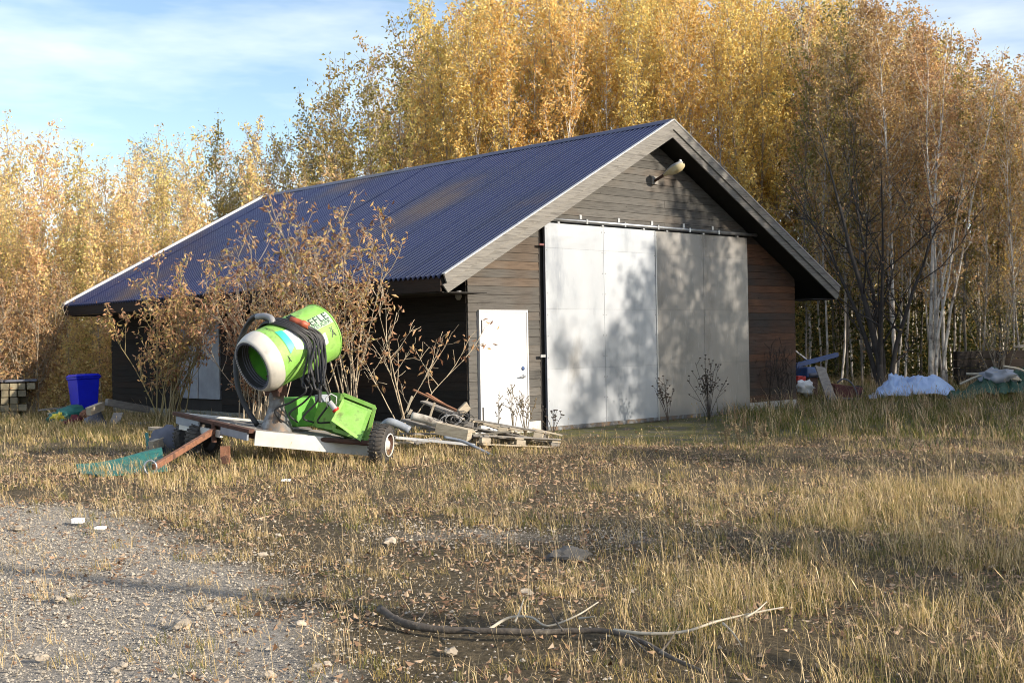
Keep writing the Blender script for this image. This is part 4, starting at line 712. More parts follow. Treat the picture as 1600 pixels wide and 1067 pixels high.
# cable hung over the drum
cable = thing('power_cable', 'black power cable hung in loops over the green drum', 'cable', G(470, 724))
for k in range(10):
    g = random.Random(k); a = 0.12 - 0.017 * k; j = lambda s: g.uniform(-s, s)
    bot = P(476 + 3.6 * k + j(10), 590 + j(18) + (18 if k > 6 else 0), 15.85 + j(0.1))
    pts = [bpt(a + 0.10, -0.75, RB + 0.03), bpt(a + 0.07, -0.15, RB + 0.035 + 0.006 * (k % 3)), bpt(a + 0.02, 0.45, RB + 0.03 + 0.012 * (k % 2)), bpt(a - 0.06 + j(.03), 1.0, RB + 0.05), bpt(a - 0.12 + j(.05), 1.5, RB + 0.06), V3(bot),
           V3(P(494 + 1.5 * k + j(8), 588 + j(12), 16.0)), bpt(-0.22 - 0.008 * k, 1.55, RB + 0.05), bpt(-0.12 + j(.03), 0.9, RB + 0.05 + 0.006 * (k % 3)), bpt(-0.05 - 0.01 * k, 0.25, RB + 0.035)]
    MB().tube(curve_pts(pts[:6] if k % 3 == 0 else pts[:9] if k % 3 == 1 else pts, 7), 0.0145, 7).build('loop', 'black_rubber', cable, smooth=True)
for k in range(4): 
    g = random.Random(40 + k); MB().tube(curve_pts([P(470 + 8 * k, 590, 15.95), P(478 + 10 * k, 612 + g.uniform(-6, 6), 15.9), P(455 + 20 * k, 628, 16.0), P(430 + 22 * k, 640 + 6 * k, 16.1), P(440 + 25 * k, 660, 16.2)], 7), 0.0135, 7).build('loop', 'black_rubber', cable, smooth=True)
pl0 = bpt(-0.04, 0.50, RB + 0.06); pl1 = bpt(-0.14, 0.98, RB + 0.08); pd = (pl1 - pl0)
MB().lathe(pl0, pd, [(0, 0.0), (0, 0.036), (0.10, 0.046), (0.16, 0.043), (0.17, 0.052), (0.215, 0.052), (0.22, 0.045), (0.27, 0.045), (0.272, 0.03), (0.24, 0.0)], 20).build('plug', 'orange_plug', cable, smooth=True)['label'] = 'orange plug lying on the drum'

# ------------------------------------------------------------------ timber pile by the barn corner
def plank(u0, v0, d0, u1, v1, d1, w_, h, mat, lab, name='plank', cat='plank'):
    return MB().bar(P(u0, v0, d0), P(u1, v1, d1), w_, h).solo(name, mat, lab, cat, bevel=0.004)
plank(684, 668, 17.7, 734, 680, 17.5, 0.16, 0.17, 'pale_wood', 'short thick pale timber in front of the wire coil', 'timber', 'timber')
plank(614, 683, 17.05, 742, 695, 17.2, 0.09, 0.035, 'white_trim', 'long white-edged plank right of the trailer wheel')
plank(612, 692, 17.1, 644, 691, 17.3, 0.10, 0.03, 'pale_wood', 'short pale plank lying low beside the trailer wheel')
plank(646, 609, 18.6, 722, 645, 18.2, 0.05, 0.025, 'red_wood', 'longer reddish lath slanting across the shaded wall', 'lath', 'lath')
plank(666, 614, 18.8, 716, 645, 18.5, 0.05, 0.022, 'red_wood', 'shorter reddish lath behind the longer one', 'lath', 'lath')
plank(661, 627, 18.7, 712, 647, 18.3, 0.14, 0.03, 'grey_wood', 'grey weathered plank under the reddish laths')
plank(676, 636, 18.9, 722, 655, 18.6, 0.14, 0.03, 'grey_wood', 'dark grey plank half buried behind the wire coil')
plank(718, 646, 18.0, 731, 633, 18.1, 0.05, 0.13, 'pale_wood', 'broken brown board end sticking up by the door corner')
plank(635, 644, 18.0, 644, 619, 18.0, 0.10, 0.03, 'pale_wood', 'upright splintered board farthest from the barn door')
plank(672, 651, 17.9, 679, 629, 17.9, 0.10, 0.03, 'pale_wood', 'upright splintered board nearest the birch log')
plank(632, 656, 18.3, 700, 674, 17.9, 0.20, 0.04, 'grey_wood', 'wide grey plank lying under the birch log')
plank(636, 652, 17.9, 643, 640, 17.9, 0.06, 0.04, 'pale_wood', 'small pale stub leaning on the log end')
MB().tube(curve_pts([P(644, 650, 17.8), P(664, 655, 17.75), P(690, 664, 17.7)], 4), 0.065, 10).solo('birch_log', 'bark_white', 'short white birch log on top of the timber pile', 'log', smooth=True)
MB().tube(curve_pts([P(596, 668, 17.6), P(608, 659, 17.5), P(622, 663, 17.5), P(640, 672, 17.5)], 5), [0.06] * 16, 10).solo('plastic_roll', 'side_door_grey', 'crumpled grey plastic roll above the trailer wheel', 'roll', smooth=True)
MB().tube(curve_pts([P(694, 683, 16.95), P(722, 689, 16.9), P(748, 701, 16.8), P(782, 718, 16.7)], 8), 0.022, 10).solo('pipe', 'side_door_grey', 'bent grey pipe curving down into the grass', 'pipe', smooth=True)
coil = thing('wire_coil', 'tangled coil of dark wire on the pile by the corner', 'wire', P(712, 668, 17.7))
cc = V3(P(711, 655, 17.75))
for k in range(12):
    g = random.Random(60 + k); r1, r2 = g.uniform(0.10, 0.18), g.uniform(0.07, 0.10); o_ = V3((g.uniform(-0.1, 0.12), g.uniform(-0.06, 0.06), g.uniform(-0.02, 0.03))); tl_ = g.uniform(-0.5, 0.5)
    MB().tube([cc + o_ + V3(RT) * math.cos(t) * r1 + V3((0, 0, 1)) * (math.sin(t) * r2) + V3(FW) * (math.cos(t + tl_) * 0.08) for t in np.linspace(0, 2 * math.pi, 20, endpoint=False)], 0.006, 5, closed=True).build('wire_loop', 'grey_plastic' if k % 3 == 0 else 'black_rubber', coil, smooth=True)
def pallet(lab, c, yaw, tilt, roll, miss=()):
    e = thing('pallet', lab, 'pallet', c, 'broken pallets by the white door'); e.rotation_euler = (roll, tilt, yaw)
    def part(nm_, lo, hi):
        o = MB().box(lo, hi).build(nm_, random.choice(['pale_wood', 'pale_wood', 'grey_wood']), e, world=False, bevel=0.004)
        o.location = (random.uniform(-0.03, 0.03), random.uniform(-0.02, 0.02), random.uniform(-0.004, 0.006)); o.rotation_euler = (0, random.uniform(-0.02, 0.02), random.uniform(-0.06, 0.06))
    for i in range(5):
        if i not in miss: part('deck_board', (-0.6, -0.4 + i * 0.175, 0.122), (0.6, -0.4 + i * 0.175 + 0.10, 0.144))
    for i in range(3):
        x = -0.6 + i * 0.53; part('cross_board', (x, -0.4, 0.100), (x + 0.14, 0.4, 0.1215))
        for j in range(3): y = -0.4 + j * 0.33; part('block', (x + 0.001, y, 0.0225), (x + 0.139, y + 0.14, 0.0995))
    for j in range(3): y = -0.4 + j * 0.33; part('bottom_board', (-0.6, y, 0.0), (0.6, y + 0.12, 0.022))
pa = P(800, 693, 17.9); ya = math.atan2(RH[1], RH[0])
pallet('lower broken pallet half sunk in the weeds by the white door', (pa[0], pa[1], -0.01), ya + 0.32, 0.10, -0.10, (1, 3))
pb = P(790, 682, 18.2); pallet('upper grey pallet sloping down towards the white door', (pb[0], pb[1], 0.15), ya - 0.12, 0.17, -0.12, (0, 3))
plank(752, 661, 18.4, 838, 688, 18.9, 0.12, 0.03, 'pale_wood', 'long pale plank resting on the upper pallet')
plank(826, 686, 18.6, 888, 706, 18.4, 0.11, 0.03, 'pale_wood', 'bleached plank lying in the grass below the white concrete')
plank(812, 690, 18.2, 868, 694, 18.7, 0.10, 0.03, 'pale_wood', 'short bleached plank just below the white door')

for k in range(16):
    g = random.Random(300 + k); u = g.uniform(640, 850); q = V3(P(u, 0, g.uniform(17.5, 18.9))); q.z = g.uniform(0.16, 0.42) * (1 - abs(u - 735) / 260); an = ya + g.uniform(-0.9, 0.9); L = g.uniform(0.35, 0.9); dv = V3((math.cos(an) * L, math.sin(an) * L, g.uniform(-0.12, 0.10)))
    MB().bar(q - dv * 0.5, q + dv * 0.5, g.uniform(0.07, 0.13), 0.024, up=V3((g.uniform(-0.3, 0.3), g.uniform(-0.3, 0.3), 1))).solo('broken_board', g.choice(['pale_wood', 'pale_wood', 'grey_wood']), 'broken bleached board tossed loosely on the timber pile by the barn corner', 'board', 'broken boards on the timber pile')
# ------------------------------------------------------------------ left side clutter
bn = P(133, 655, 27.0); bin_ = thing('wheelie_bin', 'bright blue plastic bin standing by the far end of the barn', 'bin', (bn[0], bn[1], 0))
bin_.scale = (0.74, 0.74, 0.93); bin_.rotation_euler = (0, R_(-3), math.atan2(RH[1], RH[0]) - 0.75); 
def ring_box(lst, mat, nm_, parent, bev=0.02):
    m = MB(); vs_ = []
    for zz, wx_, wy_ in lst: vs_ += [(-wx_, -wy_, zz), (wx_, -wy_, zz), (wx_, wy_, zz), (-wx_, wy_, zz)]
    k = len(lst); m.add(vs_, [(3, 2, 1, 0), tuple(4 * (k - 1) + i for i in range(4))] + [(4 * i + j, 4 * i + (j + 1) % 4, 4 * i + 4 + (j + 1) % 4, 4 * i + 4 + j) for i in range(k - 1) for j in range(4)])
    return m.build(nm_, mat, parent, world=False, bevel=bev)
ring_box([(0.05, 0.24, 0.28), (0.95, 0.30, 0.36), (0.952, 0.325, 0.385), (1.00, 0.325, 0.385)], 'blue_bin', 'body', bin_)
ring_box([(1.004, 0.335, 0.40), (1.03, 0.335, 0.40), (1.075, 0.27, 0.34)], 'blue_bin', 'lid', bin_)
MB().tube([(-0.25, 0.44, 1.0), (0.25, 0.44, 1.0)], 0.018, 8).build('handle', 'blue_bin', bin_, world=False)
for s in (-1, 1): MB().lathe((s * 0.27, 0.28, 0.1), (s, 0, 0), [(-0.02, 0), (-0.02, 0.1), (0.03, 0.1), (0.03, 0)], 18).build('wheel', 'black_rubber', bin_, world=False)
st = G(22, 652); stack = thing('block_stack', 'waist-high stack of mossy stone blocks under flat slabs', 'stack', st)
a0 = ya + 0.35; ex_ = V3((math.cos(a0), math.sin(a0), 0)); ey_ = V3((-math.sin(a0), math.cos(a0), 0)); o0 = V3(st) + V3((0, 0, -0.02))
for lay in range(5):
    for i in range(6 if lay < 4 else 7):
        for j in range(2):
            if lay < 4 and (i > 4 + (lay + j) % 2): continue
            g = random.Random(lay * 50 + i * 3 + j); x0 = -0.75 + i * 0.19 + g.uniform(-0.015, 0.015); y0 = j * 0.45 + g.uniform(-0.02, 0.02)
            c = o0 + ex_ * x0 + ey_ * y0 + V3((0, 0, lay * 0.165 + 0.08)); MB().bar(c - ey_ * 0.2, c + ey_ * 0.2, 0.165 + g.uniform(-0.02, 0.015), 0.15).build('block', 'block_stone', stack, bevel=0.012)
for i in range(2): c = o0 + ex_ * (-0.55 + i * 0.72) + ey_ * 0.3 + V3((0, 0, 0.87 + 0.004 * i)); MB().bar(c - ex_ * 0.35, c + ex_ * 0.34, 1.0, 0.05).build('cover_slab', 'slate', stack, bevel=0.006)
plank(60, 641, 25.6, 128, 634, 25.8, 0.14, 0.03, 'grey_wood', 'grey plank lying on junk left of the blue bin')
plank(74, 646, 25.4, 132, 640, 25.6, 0.12, 0.03, 'pale_wood', 'paler plank just below the grey one by the bin')
plank(160, 634, 24.6, 138, 643, 24.2, 0.12, 0.16, 'pale_wood', 'short square timber end right of the blue bin', 'timber', 'timber')
plank(166, 628, 24.6, 232, 640, 25.2, 0.14, 0.14, 'grey_wood', 'long dark beam running from the bin to the willow', 'beam', 'beam')
plank(200, 662, 24.0, 236, 661, 24.2, 0.14, 0.05, 'grey_wood', 'low grey board at the foot of the yellow-stemmed willow')
plank(238, 669, 20.5, 262, 673, 20.3, 0.2, 0.06, 'pale_wood', 'pale flat board behind the front of the trailer')
plank(236, 697, 17.5, 254, 690, 17.7, 0.10, 0.14, 'pale_wood', 'pale block beside the teal sheet')
def blob(name, label, cat, c, sx, sy, sz, mat, seed, amp=0.35, fr_=2.2, sub=3, fold=0.0, group=None, rz=0.0, dome=False):
    import bmesh
    bm = bmesh.new(); bmesh.ops.create_icosphere(bm, subdivisions=sub, radius=1.0)
    for v in bm.verts:
        q = v.co.copy(); k = 1 + amp * mn.fractal(q * fr_ + V3((seed * 3.1, seed, 0)), 0.8, 2.0, 3)
        if fold: k += fold * abs(mn.noise(q * 4.3 + V3((seed, 0, seed)))) - fold * 0.3 + fold * 0.5 * abs(mn.noise(q * 9.0 + V3((0, seed, seed))))
        v.co = V3((q.x * sx * k, q.y * sy * k, (max(q.z, -0.15) if dome else q.z) * sz * k))
    me_ = bpy.data.meshes.new(name); bm.to_mesh(me_); bm.free()
    for p__ in me_.polygons: p__.use_smooth = fold > 0 or amp < 0.2
    me_.materials.append(MATS[mat]); o = bpy.data.objects.new(name, me_); o.location = c; o.rotation_euler = (0, 0, rz); link(o); return tag(o, label, cat, group)
def onground(u, v, z=0.0): q = G(u, v); return (q[0], q[1], z)
blob('plastic_scrap', 'crumpled yellow plastic scrap among the junk by the bin', 'plastic', P(92, 652, 25.0), 0.16, 0.1, 0.09, 'yellow_plastic', 3, 0.5, fold=0.3)
blob('net_bundle', 'teal netting bundled up left of the blue bin', 'net', P(108, 652, 25.3), 0.42, 0.25, 0.2, 'teal_net', 5, 0.4, fold=0.5)
blob('brush_pile', 'dark red bristly bundle in front of the blue bin', 'bundle', P(120, 661, 24.8), 0.30, 0.14, 0.12, 'crimson', 6, 0.5, fold=0.6)
blob('grey_sack', 'slumped slate-grey sack among the junk by the bin', 'sack', P(148, 664, 24.6), 0.24, 0.2, 0.24, 'slate', 8, 0.3, fold=0.35)
blob('rusty_can', 'small rusty brown lump behind the grey sack', 'scrap', P(134, 648, 25.1), 0.13, 0.1, 0.1, 'rust', 9, 0.3)
plank(158, 662, 24.5, 166, 681, 24.3, 0.3, 0.03, 'slate', 'leaning slate-grey panel in front of the square timber', 'panel', 'panel')
plank(186, 645, 24.6, 178, 662, 24.4, 0.22, 0.03, 'grey_wood', 'leaning brown board beside the grey panel', 'board', 'board')
# teal sheet: a long folded netting strip on the grass
tn = MB(); A = [(118, 727, 15.9), (150, 724, 16.1), (185, 716, 16.3), (220, 706, 16.5), (252, 698, 16.7)]; vs_ = []
for i, (u, v, d) in enumerate(A):
    for j in range(6):
        t = j / 5; q = P(u + 6 * t, v, d); b = G(u + 10 * t, v + 12 + 24 * (i / 4), 0.02); h = (1 - t); vs_.append(tuple(np.array(q) * h + np.array(b) * t + np.array([0, 0, 0.05 * math.sin(3 * t * math.pi) * (1 - t)])))
tn.add(vs_, [(i * 6 + j, i * 6 + j + 1, i * 6 + j + 7, i * 6 + j + 6) for i in range(4) for j in range(5)])
o = tn.solo('net_sheet', 'teal_net', 'teal green net sheet draped on the grass left of the tow bar', 'net'); m_ = o.modifiers.new('t', 'SOLIDIFY'); m_.thickness = 0.02
blob('black_sack', 'dark bin bag between the teal sheet and the trailer', 'bag', P(262, 690, 17.9), 0.28, 0.25, 0.22, 'slate', 12, 0.3, fold=0.4)
plank(229, 678, 18.6, 232, 704, 18.2, 0.05, 0.05, 'teal_net', 'short teal post behind the net sheet', 'post', 'post')

# ------------------------------------------------------------------ clutter right of the barn
plank(1243, 571, 30.5, 1308, 554, 31.2, 0.10, 0.11, 'blue_metal', 'blue beam jutting out behind the right barn corner', 'beam', 'beam')
eng = thing('machine', 'dark blue machine half hidden behind the right barn corner', 'machine', (*rd((1262 - 800) / FPX * 31.0, 31.0), 0))
cq = V3(P(1258, 582, 31.0)); MB().box(cq - V3((0.35, 0.3, 0.12)), cq + V3((0.25, 0.3, 0.14))).build('hood', 'blue_metal', eng, bevel=0.03)
MB().box((cq.x - 0.3, cq.y - 0.25, 0), (cq.x + 0.2, cq.y + 0.25, cq.z - 0.13)).build('base', 'rust_dark', eng, bevel=0.02); MB().tube([cq + V3((-0.3, -0.32, -0.05)), cq + V3((0.3, -0.32, -0.05))], 0.05, 10).build('roller', 'slate', eng, smooth=True)
MB().bar(P(1243, 548, 30.6), P(1262, 563, 30.9), 0.03, 0.03).build('lever', 'steel', eng)
MB().bar(P(1244, 592, 29.8), P(1257, 593, 29.9), 0.14, 0.17).solo('red_can', 'red_plastic', 'small red can behind the right barn corner', 'can', bevel=0.02)
blob('white_bags', 'white crumpled plastic sack beside the right barn corner', 'sack', P(1258, 606, 29.6), 0.22, 0.18, 0.18, 'white_foam', 15, 0.5, fold=0.5)
MB().bar(P(1281, 573, 29.6), P(1303, 634, 28.9), 0.32, 0.025, up=V3((0.3, 0.95, 0))).solo('leaning_board', 'grey_wood', 'grey board leaning towards the barn corner', 'board')
wbq = thing('wheelbarrow', 'old rusty red wheelbarrow tub with a bent tube handle', 'wheelbarrow', onground(1322, 628))
c = V3(P(1322, 612, 29.8)); m = MB(); vs_ = []
for zz, k in ((-0.22, 0.55), (0.10, 1.0)):
    for sx_, sy_ in ((-1, -1), (1, -1), (1, 1), (-1, 1)): vs_.append(c + V3(RT) * (sx_ * 0.36 * k) + V3(FW) * (sy_ * 0.28 * k) + V3((0, 0, zz + (0.10 if sx_ < 0 and zz > 0 else 0))))
o = m.add(vs_, [(3, 2, 1, 0), (0, 1, 5, 4), (1, 2, 6, 5), (2, 3, 7, 6), (3, 0, 4, 7)]).build('tub', 'rusty_red', wbq); mm = o.modifiers.new('t', 'SOLIDIFY'); mm.thickness = 0.015
MB().tube(curve_pts([P(1308, 598, 29.5), P(1318, 592, 29.4), P(1330, 598, 29.4), P(1338, 612, 29.5), P(1340, 622, 29.6)], 5), 0.02, 8).build('handle', 'slate', wbq, smooth=True)
MB().tube([P(1302, 621, 29.5), P(1344, 624, 29.5)], 0.022, 8).build('frame_tube', 'slate', wbq, smooth=True)
q = P(1341, 622, 29.8); MB().lathe((q[0], q[1], 0.16), tuple(FW), [(-0.03, 0), (-0.03, 0.15), (0.03, 0.15), (0.03, 0)], 18).build('wheel', 'tyre_rubber', wbq)
# tarpaulin: heaped sheet with folds
def heap(name, label, cat, pts, mat, hgt, seed, foldamp, res=64):
    (u0, u1, d0, d1) = pts; vs_ = []
    for i in range(res + 1):
        for j in range(res // 2 + 1):
            s, t = i / res, j / (res // 2); u = u0 + (u1 - u0) * s; d = d0 + (d1 - d0) * t
            e = min(1, 4.2 * min(s, 1 - s)) ** 0.6 * min(1, 3.4 * min(t + 0.02, 1 - t)) ** 0.6; q = V3((s * 4 + seed, t * 2, seed))
            h = hgt(s) * e * (0.82 + 0.3 * mn.noise(q * 1.1)); f = (abs(mn.noise(q * 2.6)) + 0.6 * abs(mn.noise(q * 5.7 + V3((3, 1, 0)))) + 0.35 * abs(mn.noise(q * 12))) * foldamp(s) * e
            w2 = rd((u - 800) / FPX * d, d); vs_.append((w2[0] + 0.08 * mn.noise(q * 3), w2[1] + 0.08 * mn.noise(q * 3 + V3((9, 0, 0))), max(0.01, h - f) + 0.02))
    k = res // 2 + 1; m = MB().add(vs_, [(i * k + j, (i + 1) * k + j, (i + 1) * k + j + 1, i * k + j + 1) for i in range(res) for j in range(k - 1)])
    return m.solo(name, mat, label, cat, smooth=True)
heap('tarpaulin', 'pale blue tarpaulin heaped in folds before the birch clump', 'tarpaulin', (1356, 1492, 28.6, 30.6), 'tarp_blue', lambda s: np.interp(s, [0, 0.12, 0.25, 0.5, 0.75, 0.93, 1], [0.30, 0.50, 0.66, 0.60, 0.66, 0.63, 0.54]), 3, lambda s: np.interp(s, [0, 0.42, 0.55, 1], [0.34, 0.30, 0.10, 0.08]))
heap('net_heap', 'dark green netting heaped at the right edge of the yard', 'net', (1505, 1690, 28.6, 31.5), 'green_net', lambda s: 0.85, 8, lambda s: 0.4)
heap('net_heap', 'low green net lying right of the blue tarpaulin', 'net', (1478, 1524, 27.6, 28.6), 'green_net', lambda s: 0.3, 9, lambda s: 0.2, 32)
blob('plastic_sheet', 'wrinkled grey-violet plastic sheet on the green net heap', 'sheet', P(1556, 590, 29.4), 0.5, 0.4, 0.22, 'side_door_grey', 18, 0.4, fold=0.5)
for i, (u0, v0, u1, v1) in enumerate(((1510, 584, 1592, 594), (1500, 600, 1560, 582), (1556, 578, 1610, 604), (1568, 572, 1620, 590))):
    MB().tube(curve_pts([P(u0, v0, 29.4), P((u0 + u1) / 2, (v0 + v1) / 2 - 4, 29.3), P(u1, v1, 29.2)], 4), [0.03] * 9, 6).solo('branch', 'twig_pale', ('bleached branch lying across the top of the net heap', 'bleached branch rising over the plastic sheet', 'bleached branch slanting down at the right edge', 'thin bleached branch highest on the net heap')[i], 'branch')
wl_ = thing('timber_wall', 'low dark wall of stacked timbers behind the net heap', 'wall', (*rd((1560 - 800) / FPX * 34, 34), 0))
for k in range(4):
    MB().bar(rd3 := (*rd((1492 - 800) / FPX * 34.2, 34.2), 0.2 + k * 0.24), (*rd((1690 - 800) / FPX * 34.6, 34.6), 0.2 + k * 0.24), 0.24, 0.225).build('timber', 'dark_cladding', wl_, bevel=0.012)
plank(1588, 543, 33.0, 1630, 532, 33.0, 0.5, 0.03, 'pale_wood', 'pale board poking in above the timber wall', 'board', 'board')

# ------------------------------------------------------------------ weeds, branch, stones
def weed(name, label, u, d, H, n, spread, mat, seed, umbel=True):
    g = np.random.default_rng(seed); e = thing(name, label, 'weed', (*rd((u - 800) / FPX * d, d), 0)); paths = []; heads = MB()
    for k in range(n):
        a = g.uniform(0, 6.28); h = H * g.uniform(0.6, 1.0); t = np.array([math.cos(a), math.sin(a)]) * g.uniform(0.1, 1) * spread
        tr = [np.array([t[0] * 0.15 * 0, 0, 0]) + np.array([t[0] * f ** 1.3, t[1] * f ** 1.3, h * f]) for f in np.linspace(0, 1, 5)]; paths.append((tr, np.linspace(0.007, 0.003, 5)))
        for q in range(5):
            f = g.uniform(0.45, 1.0); i = min(int(f * 4), 3); p0 = tr[i] + (tr[i + 1] - tr[i]) * (f * 4 - i); dd = np.append(g.normal(0, 0.6, 2), 1.0); p1 = p0 + dd * H * 0.11; paths.append(([p0, p1], [0.004, 0.0025]))
            if umbel: heads.lathe(p1, (0, 0, 1), [(0, 0.005), (0.012, 0.024), (0.02, 0.02), (0.024, 0.0)], 6)
            else:
                for w_ in range(4): heads.lathe(p0 + (p1 - p0) * (0.3 + 0.2 * w_) + g.normal(0, 0.008, 3), (0, 0, 1), [(-0.01, 0), (0, 0.011), (0.012, 0)], 5)
    V, F = tubes(paths, 4); link(bpy.data.objects.new('stalks', arrmesh('stalks', V, F, MATS[mat])), e); o = heads.build('seed_heads', mat, e, world=False); o['kind'] = 'stuff'; return e
weed('tansy', 'dark dead tansy clump in front of the right sliding door', 1106, 22.6, 1.15, 16, 0.5, 'weed_dark', 1)
weed('tansy', 'thinner dead tansy by the seam of the sliding doors', 1042, 22.2, 0.85, 8, 0.35, 'weed_dark', 2)
weed('tansy', 'small dead tansy at the left foot of the sliding door', 862, 19.8, 0.5, 4, 0.25, 'weed_dark', 3)
weed('mugwort', 'thin tan weed right in the middle of the white door', 800, 19.4, 0.85, 4, 0.16, 'weed_tan', 4, False)
weed('mugwort', 'lone thin weed on the hinge side of the white door', 775, 19.4, 0.82, 2, 0.08, 'weed_tan', 5, False)
weed('mugwort', 'bushy tan weed on the handle side of the white door', 818, 19.2, 0.75, 7, 0.22, 'weed_tan', 6, False)
for i, (u, d, h) in enumerate(((1186, 26.0, 1.3), (1200, 25.6, 1.5), (1218, 25.8, 1.35), (1235, 26.0, 1.5))): weed('reed_weed', ('tall dead stalks against the red-brown wall nearest the sliding door', 'tall dead stalks second from the sliding door on the red-brown wall', 'tall dead stalks third from the sliding door on the red-brown wall', 'tall dead stalks at the right barn corner')[i], u, d, h, 9, 0.35, 'weed_dark', 20 + i, False)
for i, (u, v) in enumerate(((1132, 702), (1155, 704), (1182, 703), (1195, 706))): weed('yellow_weed', ('yellow weed leftmost of the small weeds on the mossy apron', 'reddish weed second of the small weeds on the mossy apron', 'bushy weed third of the small weeds on the mossy apron', 'rightmost of the small weeds on the mossy apron')[i], u, 1.576 * FPX / (v - 527), 0.35, 6, 0.12, 'weed_tan', 30 + i, False)
br = thing('fallen_branch', 'long forked dead branch lying in the dry grass at the front', 'branch', G(820, 1000))
zz = lambda u, v, z: G(u, v, 0) * 1.0 + np.array([0, 0, z])
MB().tube(curve_pts([zz(594, 970, 0.07), zz(628, 986, 0.05), zz(680, 994, 0.04), zz(745, 998, 0.045), zz(840, 1002, 0.05), zz(940, 1003, 0.06), zz(1000, 1021, 0.065), zz(1050, 1047, 0.06), zz(1105, 1069, 0.05)], 6), [float(q) * random.uniform(0.86, 1.12) for q in np.linspace(0.024, 0.009, 49)], 10).build('main_limb', 'log_bark', br, smooth=True)
MB().tube(curve_pts([zz(960, 1005, 0.07), zz(1010, 1014, 0.08), zz(1070, 1014, 0.09), zz(1120, 994, 0.08), zz(1180, 986, 0.1), zz(1225, 983, 0.12)], 5), list(np.linspace(0.010, 0.004, 26)), 8).build('side_limb', 'twig_pale', br, smooth=True)
MB().tube(curve_pts([zz(765, 994, 0.04), zz(795, 982, 0.06), zz(830, 981, 0.06), zz(856, 992, 0.05), zz(900, 982, 0.07), zz(935, 968, 0.1)], 5), list(np.linspace(0.009, 0.004, 26)), 8).build('side_limb', 'twig_pale', br, smooth=True)
for k, (u, v, z, du, dv, dz) in enumerate(((650, 992, 0.05, 22, -16, 0.07), (720, 996, 0.05, 30, 14, 0.02), (880, 1003, 0.06, -24, -18, 0.08), (985, 1018, 0.07, 26, 24, 0.0), (1030, 1040, 0.06, 34, -20, 0.09), (1130, 1000, 0.09, 30, 22, -0.05), (1165, 994, 0.1, 34, -14, 0.04), (805, 988, 0.06, 14, -20, 0.06), (905, 986, 0.07, 24, 6, 0.03))):
    MB().tube(curve_pts([zz(u, v, z), zz(u + du * 0.5, v + dv * 0.4, z + dz * 0.4), zz(u + du, v + dv, max(0.02, z + dz))], 3), list(np.linspace(0.007, 0.003, 7)), 6).build('twig', 'twig_pale' if k > 4 else 'log_bark', br, smooth=True)
blob('boulder', 'flat grey boulder half buried on the shaded track', 'boulder', onground(890, 868, -0.01), 0.16, 0.10, 0.07, 'stone_grey', 21, 0.3, 1.5, rz=-0.7)
for i, (u, v, s) in enumerate(((284, 978, 0.055), (90, 937, 0.04), (108, 931, 0.035), (66, 1030, 0.035), (192, 1042, 0.035), (421, 1056, 0.035), (494, 1046, 0.04), (325, 950, 0.035), (253, 973, 0.03), (470, 976, 0.035), (512, 1040, 0.03), (178, 1050, 0.03), (28, 827, 0.05), (610, 848, 0.06), (226, 910, 0.03), (410, 868, 0.04), (435, 838, 0.035), (545, 880, 0.04), (820, 930, 0.05), (705, 1020, 0.04))):
    blob('stone', 'tan angular stone lying loose on the gravel and bare soil', 'stone', onground(u, v, s * 0.25), s * 0.95, s * 0.72, s * 0.5, 'stone_tan', 30 + i, 0.6, 1.6, sub=2, group='loose tan stones in the foreground', rz=i)
for i, (u, v, s, lab) in enumerate(((122, 817, 0.05, 'white foam cube on the gravel nearest the grass'), (157, 828, 0.045, 'flat white foam piece right of the foam cube'), (447, 753, 0.05, 'white scrap in the grass in front of the trailer'))):
    q = V3(onground(u, v, s * 0.45)); MB().bar(q - V3(RT) * s, q + V3(RT) * s, s * 1.6, s * (0.9 if i == 0 else 0.5)).solo('foam_piece', 'white_foam', lab, 'foam', bevel=0.006)

